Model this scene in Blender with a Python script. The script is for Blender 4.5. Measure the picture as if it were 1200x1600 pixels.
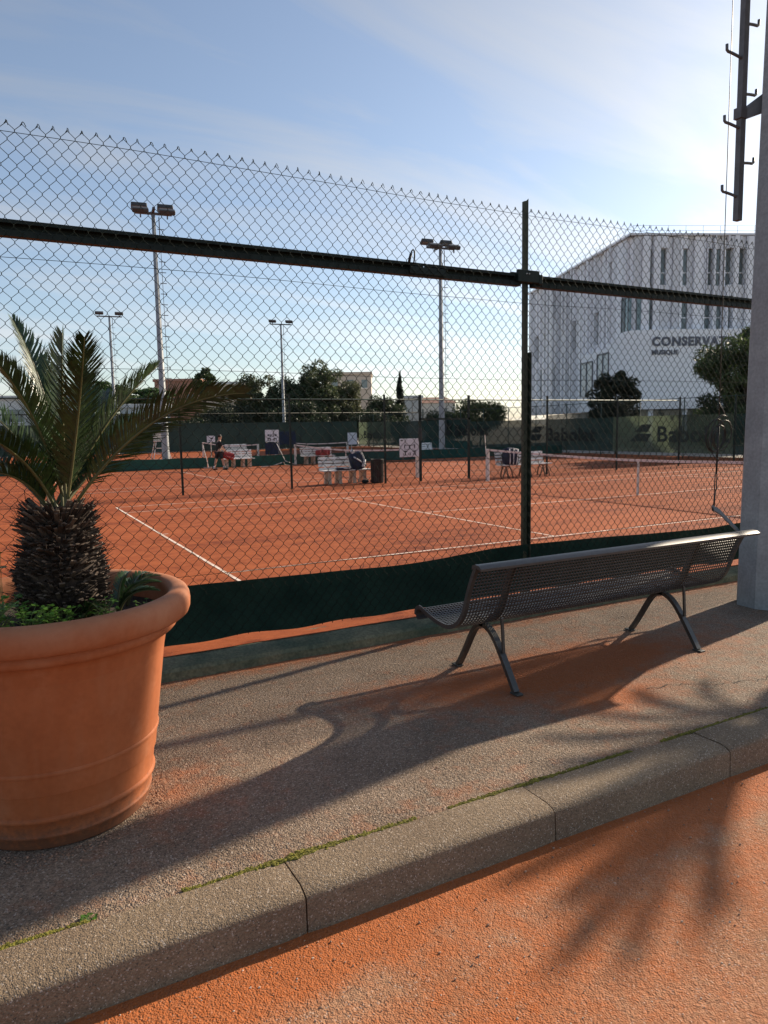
import bpy, bmesh, math, random
import numpy as np
from mathutils import Vector, Matrix, noise as mnoise
random.seed(7); rng = np.random.default_rng(7)
R = math.radians
scene = bpy.context.scene
for o in list(bpy.data.objects): bpy.data.objects.remove(o)
COL = scene.collection

# ------------------------------------------------------------------ camera
YAW, PITCH, ROLL, CAMH = .4915, -.1156, -.018, 1.68
F = Vector((math.sin(YAW)*math.cos(PITCH), math.cos(YAW)*math.cos(PITCH), math.sin(PITCH)))
Rt = Vector((math.cos(YAW), -math.sin(YAW), 0)); Up = Rt.cross(F)
r_ = math.cos(ROLL)*Rt + math.sin(ROLL)*Up; u_ = -math.sin(ROLL)*Rt + math.cos(ROLL)*Up
cd = bpy.data.cameras.new('camera'); cam = bpy.data.objects.new('camera', cd); COL.objects.link(cam)
mw = Matrix((r_, u_, -F)).transposed().to_4x4(); mw.translation = (0, 0, CAMH); cam.matrix_world = mw
cd.sensor_fit = 'VERTICAL'; cd.sensor_height = 36; cd.lens = 36*1123.9/1600
cd.clip_start = .05; cd.clip_end = 6000
scene.camera = cam

# ------------------------------------------------------------------ sky, sun, exposure
SUN_AZ, SUN_EL = 11.5, 25.0            # azimuth counted from +X towards +Y
world = bpy.data.worlds.new('World'); scene.world = world; world.use_nodes = True
wn = world.node_tree; wn.nodes.clear()
def W(t, **k):
    n = wn.nodes.new(t)
    for a, b in k.items(): setattr(n, a, b)
    return n
wout = W('ShaderNodeOutputWorld'); wbg = W('ShaderNodeBackground'); wbg.inputs[1].default_value = .088
sky = W('ShaderNodeTexSky', sky_type='NISHITA', sun_disc=False)
sky.sun_elevation = R(SUN_EL); sky.sun_rotation = R(90-SUN_AZ)
sky.air_density = 1.0; sky.dust_density = .7; sky.ozone_density = 1.5; sky.altitude = 10
# thin cirrus: streaked noise on the direction vector, whitening the sky
tc = W('ShaderNodeTexCoord'); sepd = W('ShaderNodeSeparateXYZ'); wn.links.new(tc.outputs['Generated'], sepd.inputs[0])
addz = W('ShaderNodeMath', operation='ADD'); addz.inputs[1].default_value = .22; wn.links.new(sepd.outputs[2], addz.inputs[0])
dvx = W('ShaderNodeMath', operation='DIVIDE'); dvy = W('ShaderNodeMath', operation='DIVIDE')
wn.links.new(sepd.outputs[0], dvx.inputs[0]); wn.links.new(addz.outputs[0], dvx.inputs[1])
wn.links.new(sepd.outputs[1], dvy.inputs[0]); wn.links.new(addz.outputs[0], dvy.inputs[1])
comb = W('ShaderNodeCombineXYZ'); wn.links.new(dvx.outputs[0], comb.inputs[0]); wn.links.new(dvy.outputs[0], comb.inputs[1])
mp = W('ShaderNodeMapping'); mp.inputs['Rotation'].default_value = (0, 0, R(-62)); mp.inputs['Scale'].default_value = (.6, 2.2, 1)
mp.inputs['Location'].default_value = (2.3, 1.15, 0)
wn.links.new(comb.outputs[0], mp.inputs[0])
n1 = W('ShaderNodeTexNoise'); n1.inputs['Scale'].default_value = 1.5; n1.inputs['Detail'].default_value = 9; n1.inputs['Roughness'].default_value = .55; n1.inputs['Distortion'].default_value = .7
wn.links.new(mp.outputs[0], n1.inputs['Vector'])
cr = W('ShaderNodeMapRange'); cr.inputs[1].default_value = .46; cr.inputs[2].default_value = .70; cr.inputs[4].default_value = .58
wn.links.new(n1.outputs[0], cr.inputs[0])
cmul = W('ShaderNodeMix', data_type='RGBA', blend_type='MIX')
wn.links.new(cr.outputs[0], cmul.inputs[0]); wn.links.new(sky.outputs[0], cmul.inputs[6])
lum = W('ShaderNodeRGBToBW'); wn.links.new(sky.outputs[0], lum.inputs[0])
lm = W('ShaderNodeMath', operation='MULTIPLY_ADD'); lm.inputs[1].default_value = 1.12; lm.inputs[2].default_value = .9; wn.links.new(lum.outputs[0], lm.inputs[0])
ccol = W('ShaderNodeCombineColor'); 
for i in range(3): wn.links.new(lm.outputs[0], ccol.inputs[i])
wn.links.new(ccol.outputs[0], cmul.inputs[7])
tint = W('ShaderNodeMix', data_type='RGBA', blend_type='MULTIPLY'); tint.inputs[0].default_value = 1; tint.inputs[7].default_value = (.985, 1.0, 1.03, 1)
hsv = W('ShaderNodeHueSaturation'); hsv.inputs['Saturation'].default_value = .84; hsv.inputs['Value'].default_value = 1.06; wn.links.new(cmul.outputs[2], hsv.inputs['Color']); wn.links.new(hsv.outputs[0], tint.inputs[6]); wn.links.new(tint.outputs[2], wbg.inputs[0]); wn.links.new(wbg.outputs[0], wout.inputs[0])

sl = bpy.data.lights.new('sun', 'SUN'); sl.energy = 5.0; sl.angle = R(.9); sl.color = (1, .85, .66)
sun = bpy.data.objects.new('sun', sl); COL.objects.link(sun)
sd = Vector((math.cos(R(SUN_AZ))*math.cos(R(SUN_EL)), math.sin(R(SUN_AZ))*math.cos(R(SUN_EL)), math.sin(R(SUN_EL))))
sun.rotation_euler = sd.to_track_quat('Z', 'Y').to_euler(); sun.location = sd*30
scene.view_settings.view_transform = 'Standard'; scene.view_settings.look = 'None'
scene.view_settings.gamma = 1; scene.view_settings.use_curve_mapping = False
scene.view_settings.exposure = 0.7
scene.render.engine = 'CYCLES'
scene.cycles.max_bounces = 8; scene.cycles.transparent_max_bounces = 16

# ------------------------------------------------------------------ materials
MATS = {}
def mat(name, col, rough=.75, metal=0., var=.18, vs=4., fine=0., fs=60., bump=0., bs=80., spec=.4, obj_rand=0., transl=0., col2=None, bdist=.004, stretch=(1, 1, 1), alpha=1.):
    if name in MATS: return MATS[name]
    m = bpy.data.materials.new(name); MATS[name] = m; m.use_nodes = True
    nt = m.node_tree; N = nt.nodes; L = nt.links; b = N['Principled BSDF']
    b.inputs['Roughness'].default_value = rough; b.inputs['Metallic'].default_value = metal; b.inputs['Specular IOR Level'].default_value = spec
    tcn = N.new('ShaderNodeTexCoord'); mpn = N.new('ShaderNodeMapping'); mpn.inputs['Scale'].default_value = stretch
    L.new(tcn.outputs['Object'], mpn.inputs[0]); vec = mpn.outputs[0]
    nz = N.new('ShaderNodeTexNoise'); nz.inputs['Scale'].default_value = vs; nz.inputs['Detail'].default_value = 6; nz.inputs['Roughness'].default_value = .6; L.new(vec, nz.inputs['Vector'])
    mr = N.new('ShaderNodeMapRange'); mr.inputs[1].default_value = .3; mr.inputs[2].default_value = .7; L.new(nz.outputs[0], mr.inputs[0])
    mix = N.new('ShaderNodeMix'); mix.data_type = 'RGBA'; L.new(mr.outputs[0], mix.inputs[0])
    c1 = [max(0, c*(1-var)) for c in col]; c2 = [min(1, c*(1+var)) for c in (col2 or col)]
    mix.inputs[6].default_value = (*c1, 1); mix.inputs[7].default_value = (*c2, 1); out = mix.outputs[2]
    def mulv(out, fac_socket, lo, hi):
        q = N.new('ShaderNodeMapRange'); q.inputs[3].default_value = lo; q.inputs[4].default_value = hi; L.new(fac_socket, q.inputs[0])
        v = N.new('ShaderNodeVectorMath'); v.operation = 'SCALE'; L.new(out, v.inputs[0]); L.new(q.outputs[0], v.inputs['Scale']); return v.outputs[0]
    if fine:
        nf = N.new('ShaderNodeTexNoise'); nf.inputs['Scale'].default_value = fs; nf.inputs['Detail'].default_value = 3; L.new(vec, nf.inputs['Vector'])
        q0 = N.new('ShaderNodeMapRange'); q0.inputs[1].default_value = .3; q0.inputs[2].default_value = .7; L.new(nf.outputs[0], q0.inputs[0])
        out = mulv(out, q0.outputs[0], 1-fine, 1+fine)
    if obj_rand:
        oi = N.new('ShaderNodeObjectInfo'); out = mulv(out, oi.outputs['Random'], 1-obj_rand, 1+obj_rand)
    L.new(out, b.inputs['Base Color'])
    if bump:
        nb = N.new('ShaderNodeTexNoise'); nb.inputs['Scale'].default_value = bs; nb.inputs['Detail'].default_value = 4; L.new(vec, nb.inputs['Vector'])
        bp = N.new('ShaderNodeBump'); bp.inputs['Strength'].default_value = bump; bp.inputs['Distance'].default_value = bdist; L.new(nb.outputs[0], bp.inputs['Height']); L.new(bp.outputs[0], b.inputs['Normal'])
    o = N['Material Output']
    if transl:
        t = N.new('ShaderNodeBsdfTranslucent'); L.new(out, t.inputs[0]); ms = N.new('ShaderNodeMixShader'); ms.inputs[0].default_value = transl
        L.new(b.outputs[0], ms.inputs[1]); L.new(t.outputs[0], ms.inputs[2]); L.new(ms.outputs[0], o.inputs[0])
    if alpha < 1:
        src = o.inputs[0].links[0].from_socket
        tr = N.new('ShaderNodeBsdfTransparent'); ms2 = N.new('ShaderNodeMixShader'); ms2.inputs[0].default_value = alpha
        L.new(tr.outputs[0], ms2.inputs[1]); L.new(src, ms2.inputs[2]); L.new(ms2.outputs[0], o.inputs[0])
    return m

def ground_mat(name, base, base2, dust, cell, cellvar, bumpd, attr=True, pale=None, grey=None):
    """aggregate ground: voronoi stones, bump, clay dust from a vertex attribute broken up by noise"""
    m = bpy.data.materials.new(name); MATS[name] = m; m.use_nodes = True
    nt = m.node_tree; N = nt.nodes; L = nt.links; b = N['Principled BSDF']; b.inputs['Roughness'].default_value = .85; b.inputs['Specular IOR Level'].default_value = .25
    tcn = N.new('ShaderNodeTexCoord'); vec = tcn.outputs['Object']
    vo = N.new('ShaderNodeTexVoronoi'); vo.inputs['Scale'].default_value = cell; L.new(vec, vo.inputs['Vector'])
    bw = N.new('ShaderNodeSeparateColor'); L.new(vo.outputs['Color'], bw.inputs[0])
    nz = N.new('ShaderNodeTexNoise'); nz.inputs['Scale'].default_value = 2.2; nz.inputs['Detail'].default_value = 7; L.new(vec, nz.inputs['Vector'])
    mr = N.new('ShaderNodeMapRange'); mr.inputs[1].default_value = .35; mr.inputs[2].default_value = .68; L.new(nz.outputs[0], mr.inputs[0])
    mix = N.new('ShaderNodeMix'); mix.data_type = 'RGBA'; mix.inputs[6].default_value = (*base, 1); mix.inputs[7].default_value = (*base2, 1); L.new(mr.outputs[0], mix.inputs[0])
    # stone tint
    q = N.new('ShaderNodeMapRange'); q.inputs[3].default_value = 1-cellvar; q.inputs[4].default_value = 1+cellvar; L.new(bw.outputs[0], q.inputs[0])
    sc = N.new('ShaderNodeVectorMath'); sc.operation = 'SCALE'; L.new(mix.outputs[2], sc.inputs[0]); L.new(q.outputs[0], sc.inputs['Scale'])
    out = sc.outputs[0]
    # occasional pale and dark stones
    for lo, hi, c, f in ((.93, .95, (.45, .38, .31), .7), (.05, .03, (.05, .045, .04), .7)):
        g = N.new('ShaderNodeMapRange'); g.inputs[1].default_value = lo; g.inputs[2].default_value = hi; g.inputs[4].default_value = f; L.new(bw.outputs[1], g.inputs[0])
        mx = N.new('ShaderNodeMix'); mx.data_type = 'RGBA'; mx.inputs[7].default_value = (*c, 1); L.new(g.outputs[0], mx.inputs[0]); L.new(out, mx.inputs[6]); out = mx.outputs[2]
    if attr:
        at = N.new('ShaderNodeAttribute'); at.attribute_name = 'dust'
        nd = N.new('ShaderNodeTexNoise'); nd.inputs['Scale'].default_value = 9; nd.inputs['Detail'].default_value = 8; nd.inputs['Roughness'].default_value = .65; L.new(vec, nd.inputs['Vector'])
        ad = N.new('ShaderNodeMath'); ad.operation = 'MULTIPLY_ADD'; ad.inputs[1].default_value = 1.1; L.new(nd.outputs[0], ad.inputs[0]); L.new(at.outputs['Fac'], ad.inputs[2])
        g = N.new('ShaderNodeMapRange'); g.inputs[1].default_value = .62; g.inputs[2].default_value = 1.25; L.new(ad.outputs[0], g.inputs[0])
        # stones stick out of the dust
        st = N.new('ShaderNodeMath'); st.operation = 'MULTIPLY'; L.new(g.outputs[0], st.inputs[0])
        sq = N.new('ShaderNodeMapRange'); sq.inputs[3].default_value = .72; sq.inputs[4].default_value = 1.; L.new(bw.outputs[2], sq.inputs[0]); L.new(sq.outputs[0], st.inputs[1])
        nd2 = N.new('ShaderNodeTexNoise'); nd2.inputs['Scale'].default_value = 30; nd2.inputs['Detail'].default_value = 5; L.new(vec, nd2.inputs['Vector'])
        dm = N.new('ShaderNodeMix'); dm.data_type = 'RGBA'; dm.inputs[6].default_value = (*[c*.75 for c in dust], 1); dm.inputs[7].default_value = (*[c*1.2 for c in dust], 1); L.new(nd2.outputs[0], dm.inputs[0])
        mx = N.new('ShaderNodeMix'); mx.data_type = 'RGBA'; L.new(st.outputs[0], mx.inputs[0]); L.new(out, mx.inputs[6]); L.new(dm.outputs[2], mx.inputs[7]); out = mx.outputs[2]
    L.new(out, b.inputs['Base Color'])
    vb = N.new('ShaderNodeTexVoronoi'); vb.inputs['Scale'].default_value = cell; vb.feature = 'SMOOTH_F1'; L.new(vec, vb.inputs['Vector'])
    inv = N.new('ShaderNodeMath'); inv.operation = 'SUBTRACT'; inv.inputs[0].default_value = 1; L.new(vb.outputs['Distance'], inv.inputs[1])
    nb = N.new('ShaderNodeTexNoise'); nb.inputs['Scale'].default_value = cell*.35; nb.inputs['Detail'].default_value = 5; L.new(vec, nb.inputs['Vector'])
    ah = N.new('ShaderNodeMath'); ah.operation = 'MULTIPLY_ADD'; ah.inputs[1].default_value = 1.6; L.new(nb.outputs[0], ah.inputs[0]); L.new(inv.outputs[0], ah.inputs[2])
    bp = N.new('ShaderNodeBump'); bp.inputs['Strength'].default_value = 1; bp.inputs['Distance'].default_value = bumpd; L.new(ah.outputs[0], bp.inputs['Height']); L.new(bp.outputs[0], b.inputs['Normal'])
    return m

# ------------------------------------------------------------------ mesh helpers
WLOC = {}
class MB:
    def __init__(s): s.v = []; s.f = []
    def add(s, vs, fs):
        o = len(s.v); s.v += [tuple(p) for p in vs]; s.f += [tuple(i+o for i in f) for f in fs]; return s
    def box(s, c, size, rot=None):
        hx, hy, hz = [a/2 for a in size]; P = [Vector((x*hx, y*hy, z*hz)) for z in (-1, 1) for y in (-1, 1) for x in (-1, 1)]
        if rot is not None: P = [rot @ p for p in P]
        c = Vector(c); return s.add([p+c for p in P], [(0,2,3,1),(4,5,7,6),(0,1,5,4),(2,6,7,3),(0,4,6,2),(1,3,7,5)])
    def bbox(s, c, size, bv=.01, rot=None):
        """box with chamfered edges"""
        bm = bmesh.new(); bmesh.ops.create_cube(bm, size=1)
        for v in bm.verts: v.co = Vector((v.co.x*size[0], v.co.y*size[1], v.co.z*size[2]))
        bmesh.ops.bevel(bm, geom=list(bm.edges), offset=bv, segments=2, affect='EDGES', profile=.5)
        bm.verts.index_update(); c = Vector(c)
        s.add([(rot @ v.co if rot is not None else v.co)+c for v in bm.verts], [[v.index for v in f.verts] for f in bm.faces]); bm.free(); return s
    def tube(s, pts, rad, n=8, caps=True, flat=None):
        pts = [Vector(p) for p in pts]; m = len(pts)
        if not hasattr(rad, '__len__'): rad = [rad]*m
        ref = None; vs = []
        for i, p in enumerate(pts):
            t = (pts[min(i+1, m-1)]-pts[max(i-1, 0)]).normalized()
            if ref is None: ref = Vector((0, 0, 1)) if abs(t.z) < .9 else Vector((1, 0, 0))
            a = (ref - t*ref.dot(t)).normalized(); ref = a; b = t.cross(a)
            for k in range(n):
                w = 2*math.pi*(k+.5)/n; vs.append(p+(a*math.cos(w)+b*math.sin(w)*(flat or 1))*rad[i])
        fs = [(i*n+k, i*n+(k+1) % n, (i+1)*n+(k+1) % n, (i+1)*n+k) for i in range(m-1) for k in range(n)]
        if caps: fs += [tuple(range(n-1, -1, -1)), tuple(range((m-1)*n, m*n))]
        return s.add(vs, fs)
    def bar(s, pts, w, h, side=(1, 0, 0)):
        """rectangular section swept along pts; w along 'side', h across"""
        pts = [Vector(p) for p in pts]; side = Vector(side); m = len(pts); vs = []
        for i, p in enumerate(pts):
            t = (pts[min(i+1, m-1)]-pts[max(i-1, 0)]).normalized(); b = t.cross(side).normalized()
            for a, c in ((-1, -1), (1, -1), (1, 1), (-1, 1)): vs.append(p+side*(a*w/2)+b*(c*h/2))
        fs = [(i*4+k, i*4+(k+1) % 4, (i+1)*4+(k+1) % 4, (i+1)*4+k) for i in range(m-1) for k in range(4)]+[(3, 2, 1, 0), tuple(range((m-1)*4, m*4))]
        return s.add(vs, fs)
    def lathe(s, prof, c=(0, 0, 0), n=64):
        c = Vector(c); m = len(prof); vs = [c+Vector((r*math.cos(2*math.pi*k/n), r*math.sin(2*math.pi*k/n), z)) for r, z in prof for k in range(n)]
        return s.add(vs, [(i*n+k, i*n+(k+1) % n, (i+1)*n+(k+1) % n, (i+1)*n+k) for i in range(m-1) for k in range(n)])
    def ell(s, c, r, seg=10, rings=6, jit=0):
        c = Vector(c); vs = []; fs = []
        for i in range(rings+1):
            th = math.pi*i/rings
            for k in range(seg):
                ph = 2*math.pi*k/seg; j = 1+random.uniform(-jit, jit)
                vs.append(c+Vector((r[0]*math.sin(th)*math.cos(ph)*j, r[1]*math.sin(th)*math.sin(ph)*j, r[2]*math.cos(th)*j)))
        for i in range(rings):
            for k in range(seg): fs.append((i*seg+k, (i+1)*seg+k, (i+1)*seg+(k+1) % seg, i*seg+(k+1) % seg))
        return s.add(vs, fs)
    def arr(s, V, Fc):
        """append numpy arrays"""
        o = len(s.v); s.v += list(map(tuple, V)); s.f += list(map(tuple, (Fc+o))); return s
    def build(s, name, m, parent=None, smooth=False, kind=None):
        me = bpy.data.meshes.new(name); off = WLOC.get(parent.name, Vector()) if parent else Vector()
        V = s.v if not parent or off.length == 0 else [(x-off.x, y-off.y, z-off.z) for x, y, z in s.v]
        me.from_pydata(V, [], s.f); me.update()
        if smooth: me.polygons.foreach_set('use_smooth', [True]*len(me.polygons))
        o = bpy.data.objects.new(name, me); COL.objects.link(o); me.materials.append(m)
        if parent: o.parent = parent; WLOC[o.name] = off
        if kind: o['kind'] = kind
        return o
def tag(o, label, cat, group=None):
    o['label'] = label; o['category'] = cat
    if group: o['group'] = group
    return o
def thing(name, label, cat, loc=(0, 0, 0), group=None):
    o = bpy.data.objects.new(name, None); COL.objects.link(o); o.location = loc; o.empty_display_size = .1; WLOC[o.name] = Vector(loc)
    return tag(o, label, cat, group)
def struct(o): o['kind'] = 'structure'; return o
def copy_tree(o, parent=None):
    c = o.copy(); COL.objects.link(c); c.parent = parent
    for ch in [x for x in bpy.data.objects if x.parent == o]: copy_tree(ch, c)
    return c
def autosmooth(o, deg=40):
    me = o.data; bm = bmesh.new(); bm.from_mesh(me)
    bmesh.ops.recalc_face_normals(bm, faces=bm.faces)
    for f in bm.faces: f.smooth = True
    for e in bm.edges: e.smooth = len(e.link_faces) == 2 and e.calc_face_angle(0) < R(deg)
    bm.to_mesh(me); bm.free(); return o

# ------------------------------------------------------------------ ground, road, pavement, kerb
CZ = -.13       # clay court level
g = MB().add([(-1500, -1500, -.35), (1500, -1500, -.35), (1500, 1500, -.35), (-1500, 1500, -.35)], [(0, 1, 2, 3)])
struct(g.build('ground', mat('earth', (.30, .265, .22), .95, var=.25, vs=.3, fine=.2, fs=4)))  # colour paled to bounce sunlight up onto the white building

def dusted_grid(name, x0, x1, y0, y1, z, step, m, dustf, zf=None):
    nx = int((x1-x0)/step)+1; ny = int((y1-y0)/step)+1
    X, Y = np.meshgrid(np.linspace(x0, x1, nx), np.linspace(y0, y1, ny)); V = []
    D = []
    for x, y in zip(X.ravel(), Y.ravel()):
        V.append((x, y, z+(zf(x, y) if zf else 0))); D.append(dustf(x, y))
    fs = [(j*nx+i, j*nx+i+1, (j+1)*nx+i+1, (j+1)*nx+i) for j in range(ny-1) for i in range(nx-1)]
    me = bpy.data.meshes.new(name); me.from_pydata(V, [], fs); a = me.attributes.new('dust', 'FLOAT', 'POINT'); a.data.foreach_set('value', D)
    me.polygons.foreach_set('use_smooth', [True]*len(fs)); me.materials.append(m)
    o = bpy.data.objects.new(name, me); COL.objects.link(o); return struct(o)
def gs(x, y, cx, cy, sx, sy): return math.exp(-((x-cx)/sx)**2-((y-cy)/sy)**2)
def nz(x, y, s, o=0): return mnoise.noise(Vector((x*s, y*s, o)))
CLAY = (.39, .106, .026)
def pav_dust(x, y):
    d = .05+.16*nz(x, y, 1.1)
    d += .80*gs(x, y, 3.15, 3.68, .85, .36)+.62*gs(x, y, 4.0, 3.72, .75, .32)+.60*gs(x, y, 3.30, 3.12, .42, .20)+.3*gs(x, y, .62, 3.35, .22, .18)+.3*gs(x, y, 2.3, 3.9, .6, .25)
    d += .42*max(0, 1-(4.86-y)/.22)*(1 if y > 4.5 else 0)+.22*gs(x, y, 1.6, 2.62, .5, .07)
    return d
def road_dust(x, y):
    d = .50+.26*nz(x, y, .9, 3)+.14*nz(x, y, 3.1, 5)
    d += .55*math.exp(-((2.3-y)/.22)**2) + .16*gs(x, y, 1.0, 1.5, 1.5, .6)
    d -= .50*gs(x, y, 2.2, .95, .9, .45)+.45*gs(x, y, .85, 1.93, .3, .10)+.3*gs(x, y, 2.6, 1.95, .5, .06)+.3*gs(x, y, 3.3, 1.3, .7, .5)
    return d
PAV = ground_mat('pavement_aggregate', (.182, .130, .090), (.25, .182, .128), CLAY, 165, .42, .0068)
ROAD = ground_mat('road_aggregate', (.27, .145, .078), (.33, .20, .120), CLAY, 165, .30, .0042)
def pav_z(x, y): return .006*nz(x, y, 1.3)+.003*nz(x, y, 4) - (.004 if y < 2.56 else 0)
dusted_grid('pavement', -3, 15, 2.515, 4.88, -.002, .05, PAV, pav_dust, pav_z)
dusted_grid('road', -6, 18, -6, 2.31, -.147, .06, ROAD, road_dust, lambda x, y: .006*nz(x, y, .8))
struct(MB().add([(-60, -60, -.17), (60, -60, -.17), (60, 4.9, -.17), (-60, 4.9, -.17)], [(0, 1, 2, 3)]).build('road_verge', mat('verge_asphalt', (.13, .10, .075), .9, var=.2, vs=2, fine=.25, fs=60)))

kerb = struct(bpy.data.objects.new('kerb', None)); COL.objects.link(kerb)
KM = ground_mat('kerb_aggregate', (.185, .132, .086), (.225, .165, .107), CLAY, 210, .28, .0030, attr=False)
KM0 = mat('kerb_concrete', (.20, .155, .112), .9, var=.16, vs=6, fine=.35, fs=180, bump=.9, bs=230, obj_rand=.07, bdist=.004, col2=(.22, .165, .112))
xk = .93-1.2*4
for i in range(15):
    L_ = 1.19+random.uniform(-.012, .012); bm = bmesh.new()
    prof = [(2.285, -.22), (2.292, -.02), (2.30, -.006), (2.322, .004), (2.36, .010), (2.52, .008), (2.535, -.22)]
    n = 16; vs = []
    for k in range(n+1):
        x = xk+.003+(L_-.006)*k/n; e = .005 if k in (0, n) else 0
        for j, (y, z) in enumerate(prof):
            jit = .0025*nz(x*3+i, y*9, 3, j)
            vs.append(bm.verts.new((x, y+jit+(e if j < 4 else 0), z+jit-(e*.8 if 1 < j < 6 else 0))))
    m_ = len(prof)
    for k in range(n):
        for j in range(m_-1): bm.faces.new((vs[k*m_+j], vs[(k+1)*m_+j], vs[(k+1)*m_+j+1], vs[k*m_+j+1]))
    bm.faces.new(vs[:m_]); bm.faces.new(vs[-m_:][::-1])
    me = bpy.data.meshes.new('kerb_stone'); bm.to_mesh(me); bm.free(); me.materials.append(KM)
    o = bpy.data.objects.new('kerb_stone', me); COL.objects.link(o); o.parent = kerb; autosmooth(o, 50)
    o.location.z = random.uniform(-.003, .003)
    xk += L_
MB().box((3.0, 2.421, -.117), (20, .198, .206)).build('mortar', mat('mortar', (.15, .10, .065), .95, var=.3, vs=20), kerb)
# moss along the joint
b = MB()
for i in range(5200):
    x = random.uniform(-.9, 5.2); d = nz(x, 0, 1.6, 9)+.35*nz(x, 0, 6, 2)
    if x > 2.2: d -= .22
    if d < -.42: continue
    s = random.uniform(.0024, .0060)*(1+max(0, d)); y = 2.532+random.gauss(0, .0055+.005*max(0, d))
    b.ell((x, y, .004+random.uniform(0, .004)), (s*1.3, s, s*.7), 5, 3, .25)
b.build('moss', mat('moss_green', (.16, .145, .022), .95, var=.5, vs=30, fine=.3, fs=200), kind='stuff')['label'] = 'yellow green moss in the joint behind the kerb'

# loose grit on road and pavement
b = MB()
for i in range(1300):
    q = random.random()
    if q < .35: x, y, z = random.uniform(-.3, 4.5), 2.27-abs(random.gauss(0, .35)), -.147
    elif q < .75:
        a = random.uniform(-2.2, .6); rr = .40+abs(random.gauss(0, .05)); x, y, z = .155+rr*math.cos(a), 3.45+rr*math.sin(a), 0
    else: x, y, z = random.uniform(-.2, 5.5), random.uniform(2.6, 4.8), 0
    s = abs(random.gauss(.0016, .0012))+.0010
    b.ell((x, y, z+s*.4), (s*random.uniform(.8, 1.5), s, s*.7), 5, 3, .3)
b.build('grit', mat('grit_stone', (.34, .20, .13), .9, var=.6, vs=40), kind='stuff')['label'] = 'loose grit and clay crumbs on the pavement and road'

b = MB()
for i in range(1500):
    x, y = random.uniform(-.2, 4.6), random.uniform(.7, 2.26); s = abs(random.gauss(.0014, .0009))+.0008
    if nz(x, y, 1.7, 4) < -.15: continue
    b.ell((x, y, -.147+.006*nz(x, y, .8)+s*.3), (s*random.uniform(.8, 1.5), s, s*.6), 5, 3, .3)
b.build('pale_grit', mat('pale_grit_stone', (.50, .40, .32), .9, var=.4, vs=60), kind='stuff')['label'] = 'pale stone chips showing through the clay on the road'
# asphalt crack by the bench
b = MB()
px, py = 3.55, 3.12
for i in range(34):
    qx, qy = px+random.uniform(.02, .045), py+random.uniform(-.035, .022)-.004
    w = random.uniform(.003, .008); z1_, z2_ = pav_z(px, py)+.002, pav_z(qx, qy)+.002; b.add([(px, py, z1_), (qx, qy, z2_), (qx, qy+w, z2_), (px, py+w, z1_)], [(0, 1, 2, 3)]); px, py = qx, qy
b.build('crack', mat('crack_dark', (.03, .022, .018), .95), bpy.data.objects['pavement'])
# ------------------------------------------------------------------ low wall under the fence
wall = thing('low_wall', 'low green painted concrete kerb wall under the near mesh fence', 'wall', (0, 4.85, 0))
WM = mat('wall_paint', (.075, .115, .075), .85, var=.3, vs=3.5, fine=.3, fs=50, bump=.6, bs=60, col2=(.15, .14, .085))
b = MB(); xs = np.arange(-3, 15.01, .15); prof = [(4.86, -.1), (4.866, .055), (4.885, .078), (5.02, .112), (5.16, .118), (5.17, -.2)]
for x in xs:
    for j, (y, z) in enumerate(prof): b.v.append((x, y+.012*nz(x, j*.1, 1.2)+.004*nz(x, j, 5), z+.006*nz(x, j*.3, 2.1)))
m_ = len(prof)
for k in range(len(xs)-1):
    for j in range(m_-1): b.f.append((k*m_+j, (k+1)*m_+j, (k+1)*m_+j+1, k*m_+j+1))
autosmooth(b.build('wall_body', WM, wall), 30)
# clay washed against the wall top
b = MB()
xs = np.arange(-3, 15.01, .08)
for x in xs:
    a = 5.035+.03*nz(x, 0, 2.2)+.012*nz(x, 0, 9)
    b.v += [(x, a, .1185), (x, 5.3, .128+.012*nz(x, 3, 1.5)), (x, 5.9, -.02), (x, 6.6, -.1265)]
for k in range(len(xs)-1):
    for j in range(3): b.f.append((k*4+j, (k+1)*4+j, (k+1)*4+j+1, k*4+j+1))
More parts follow.
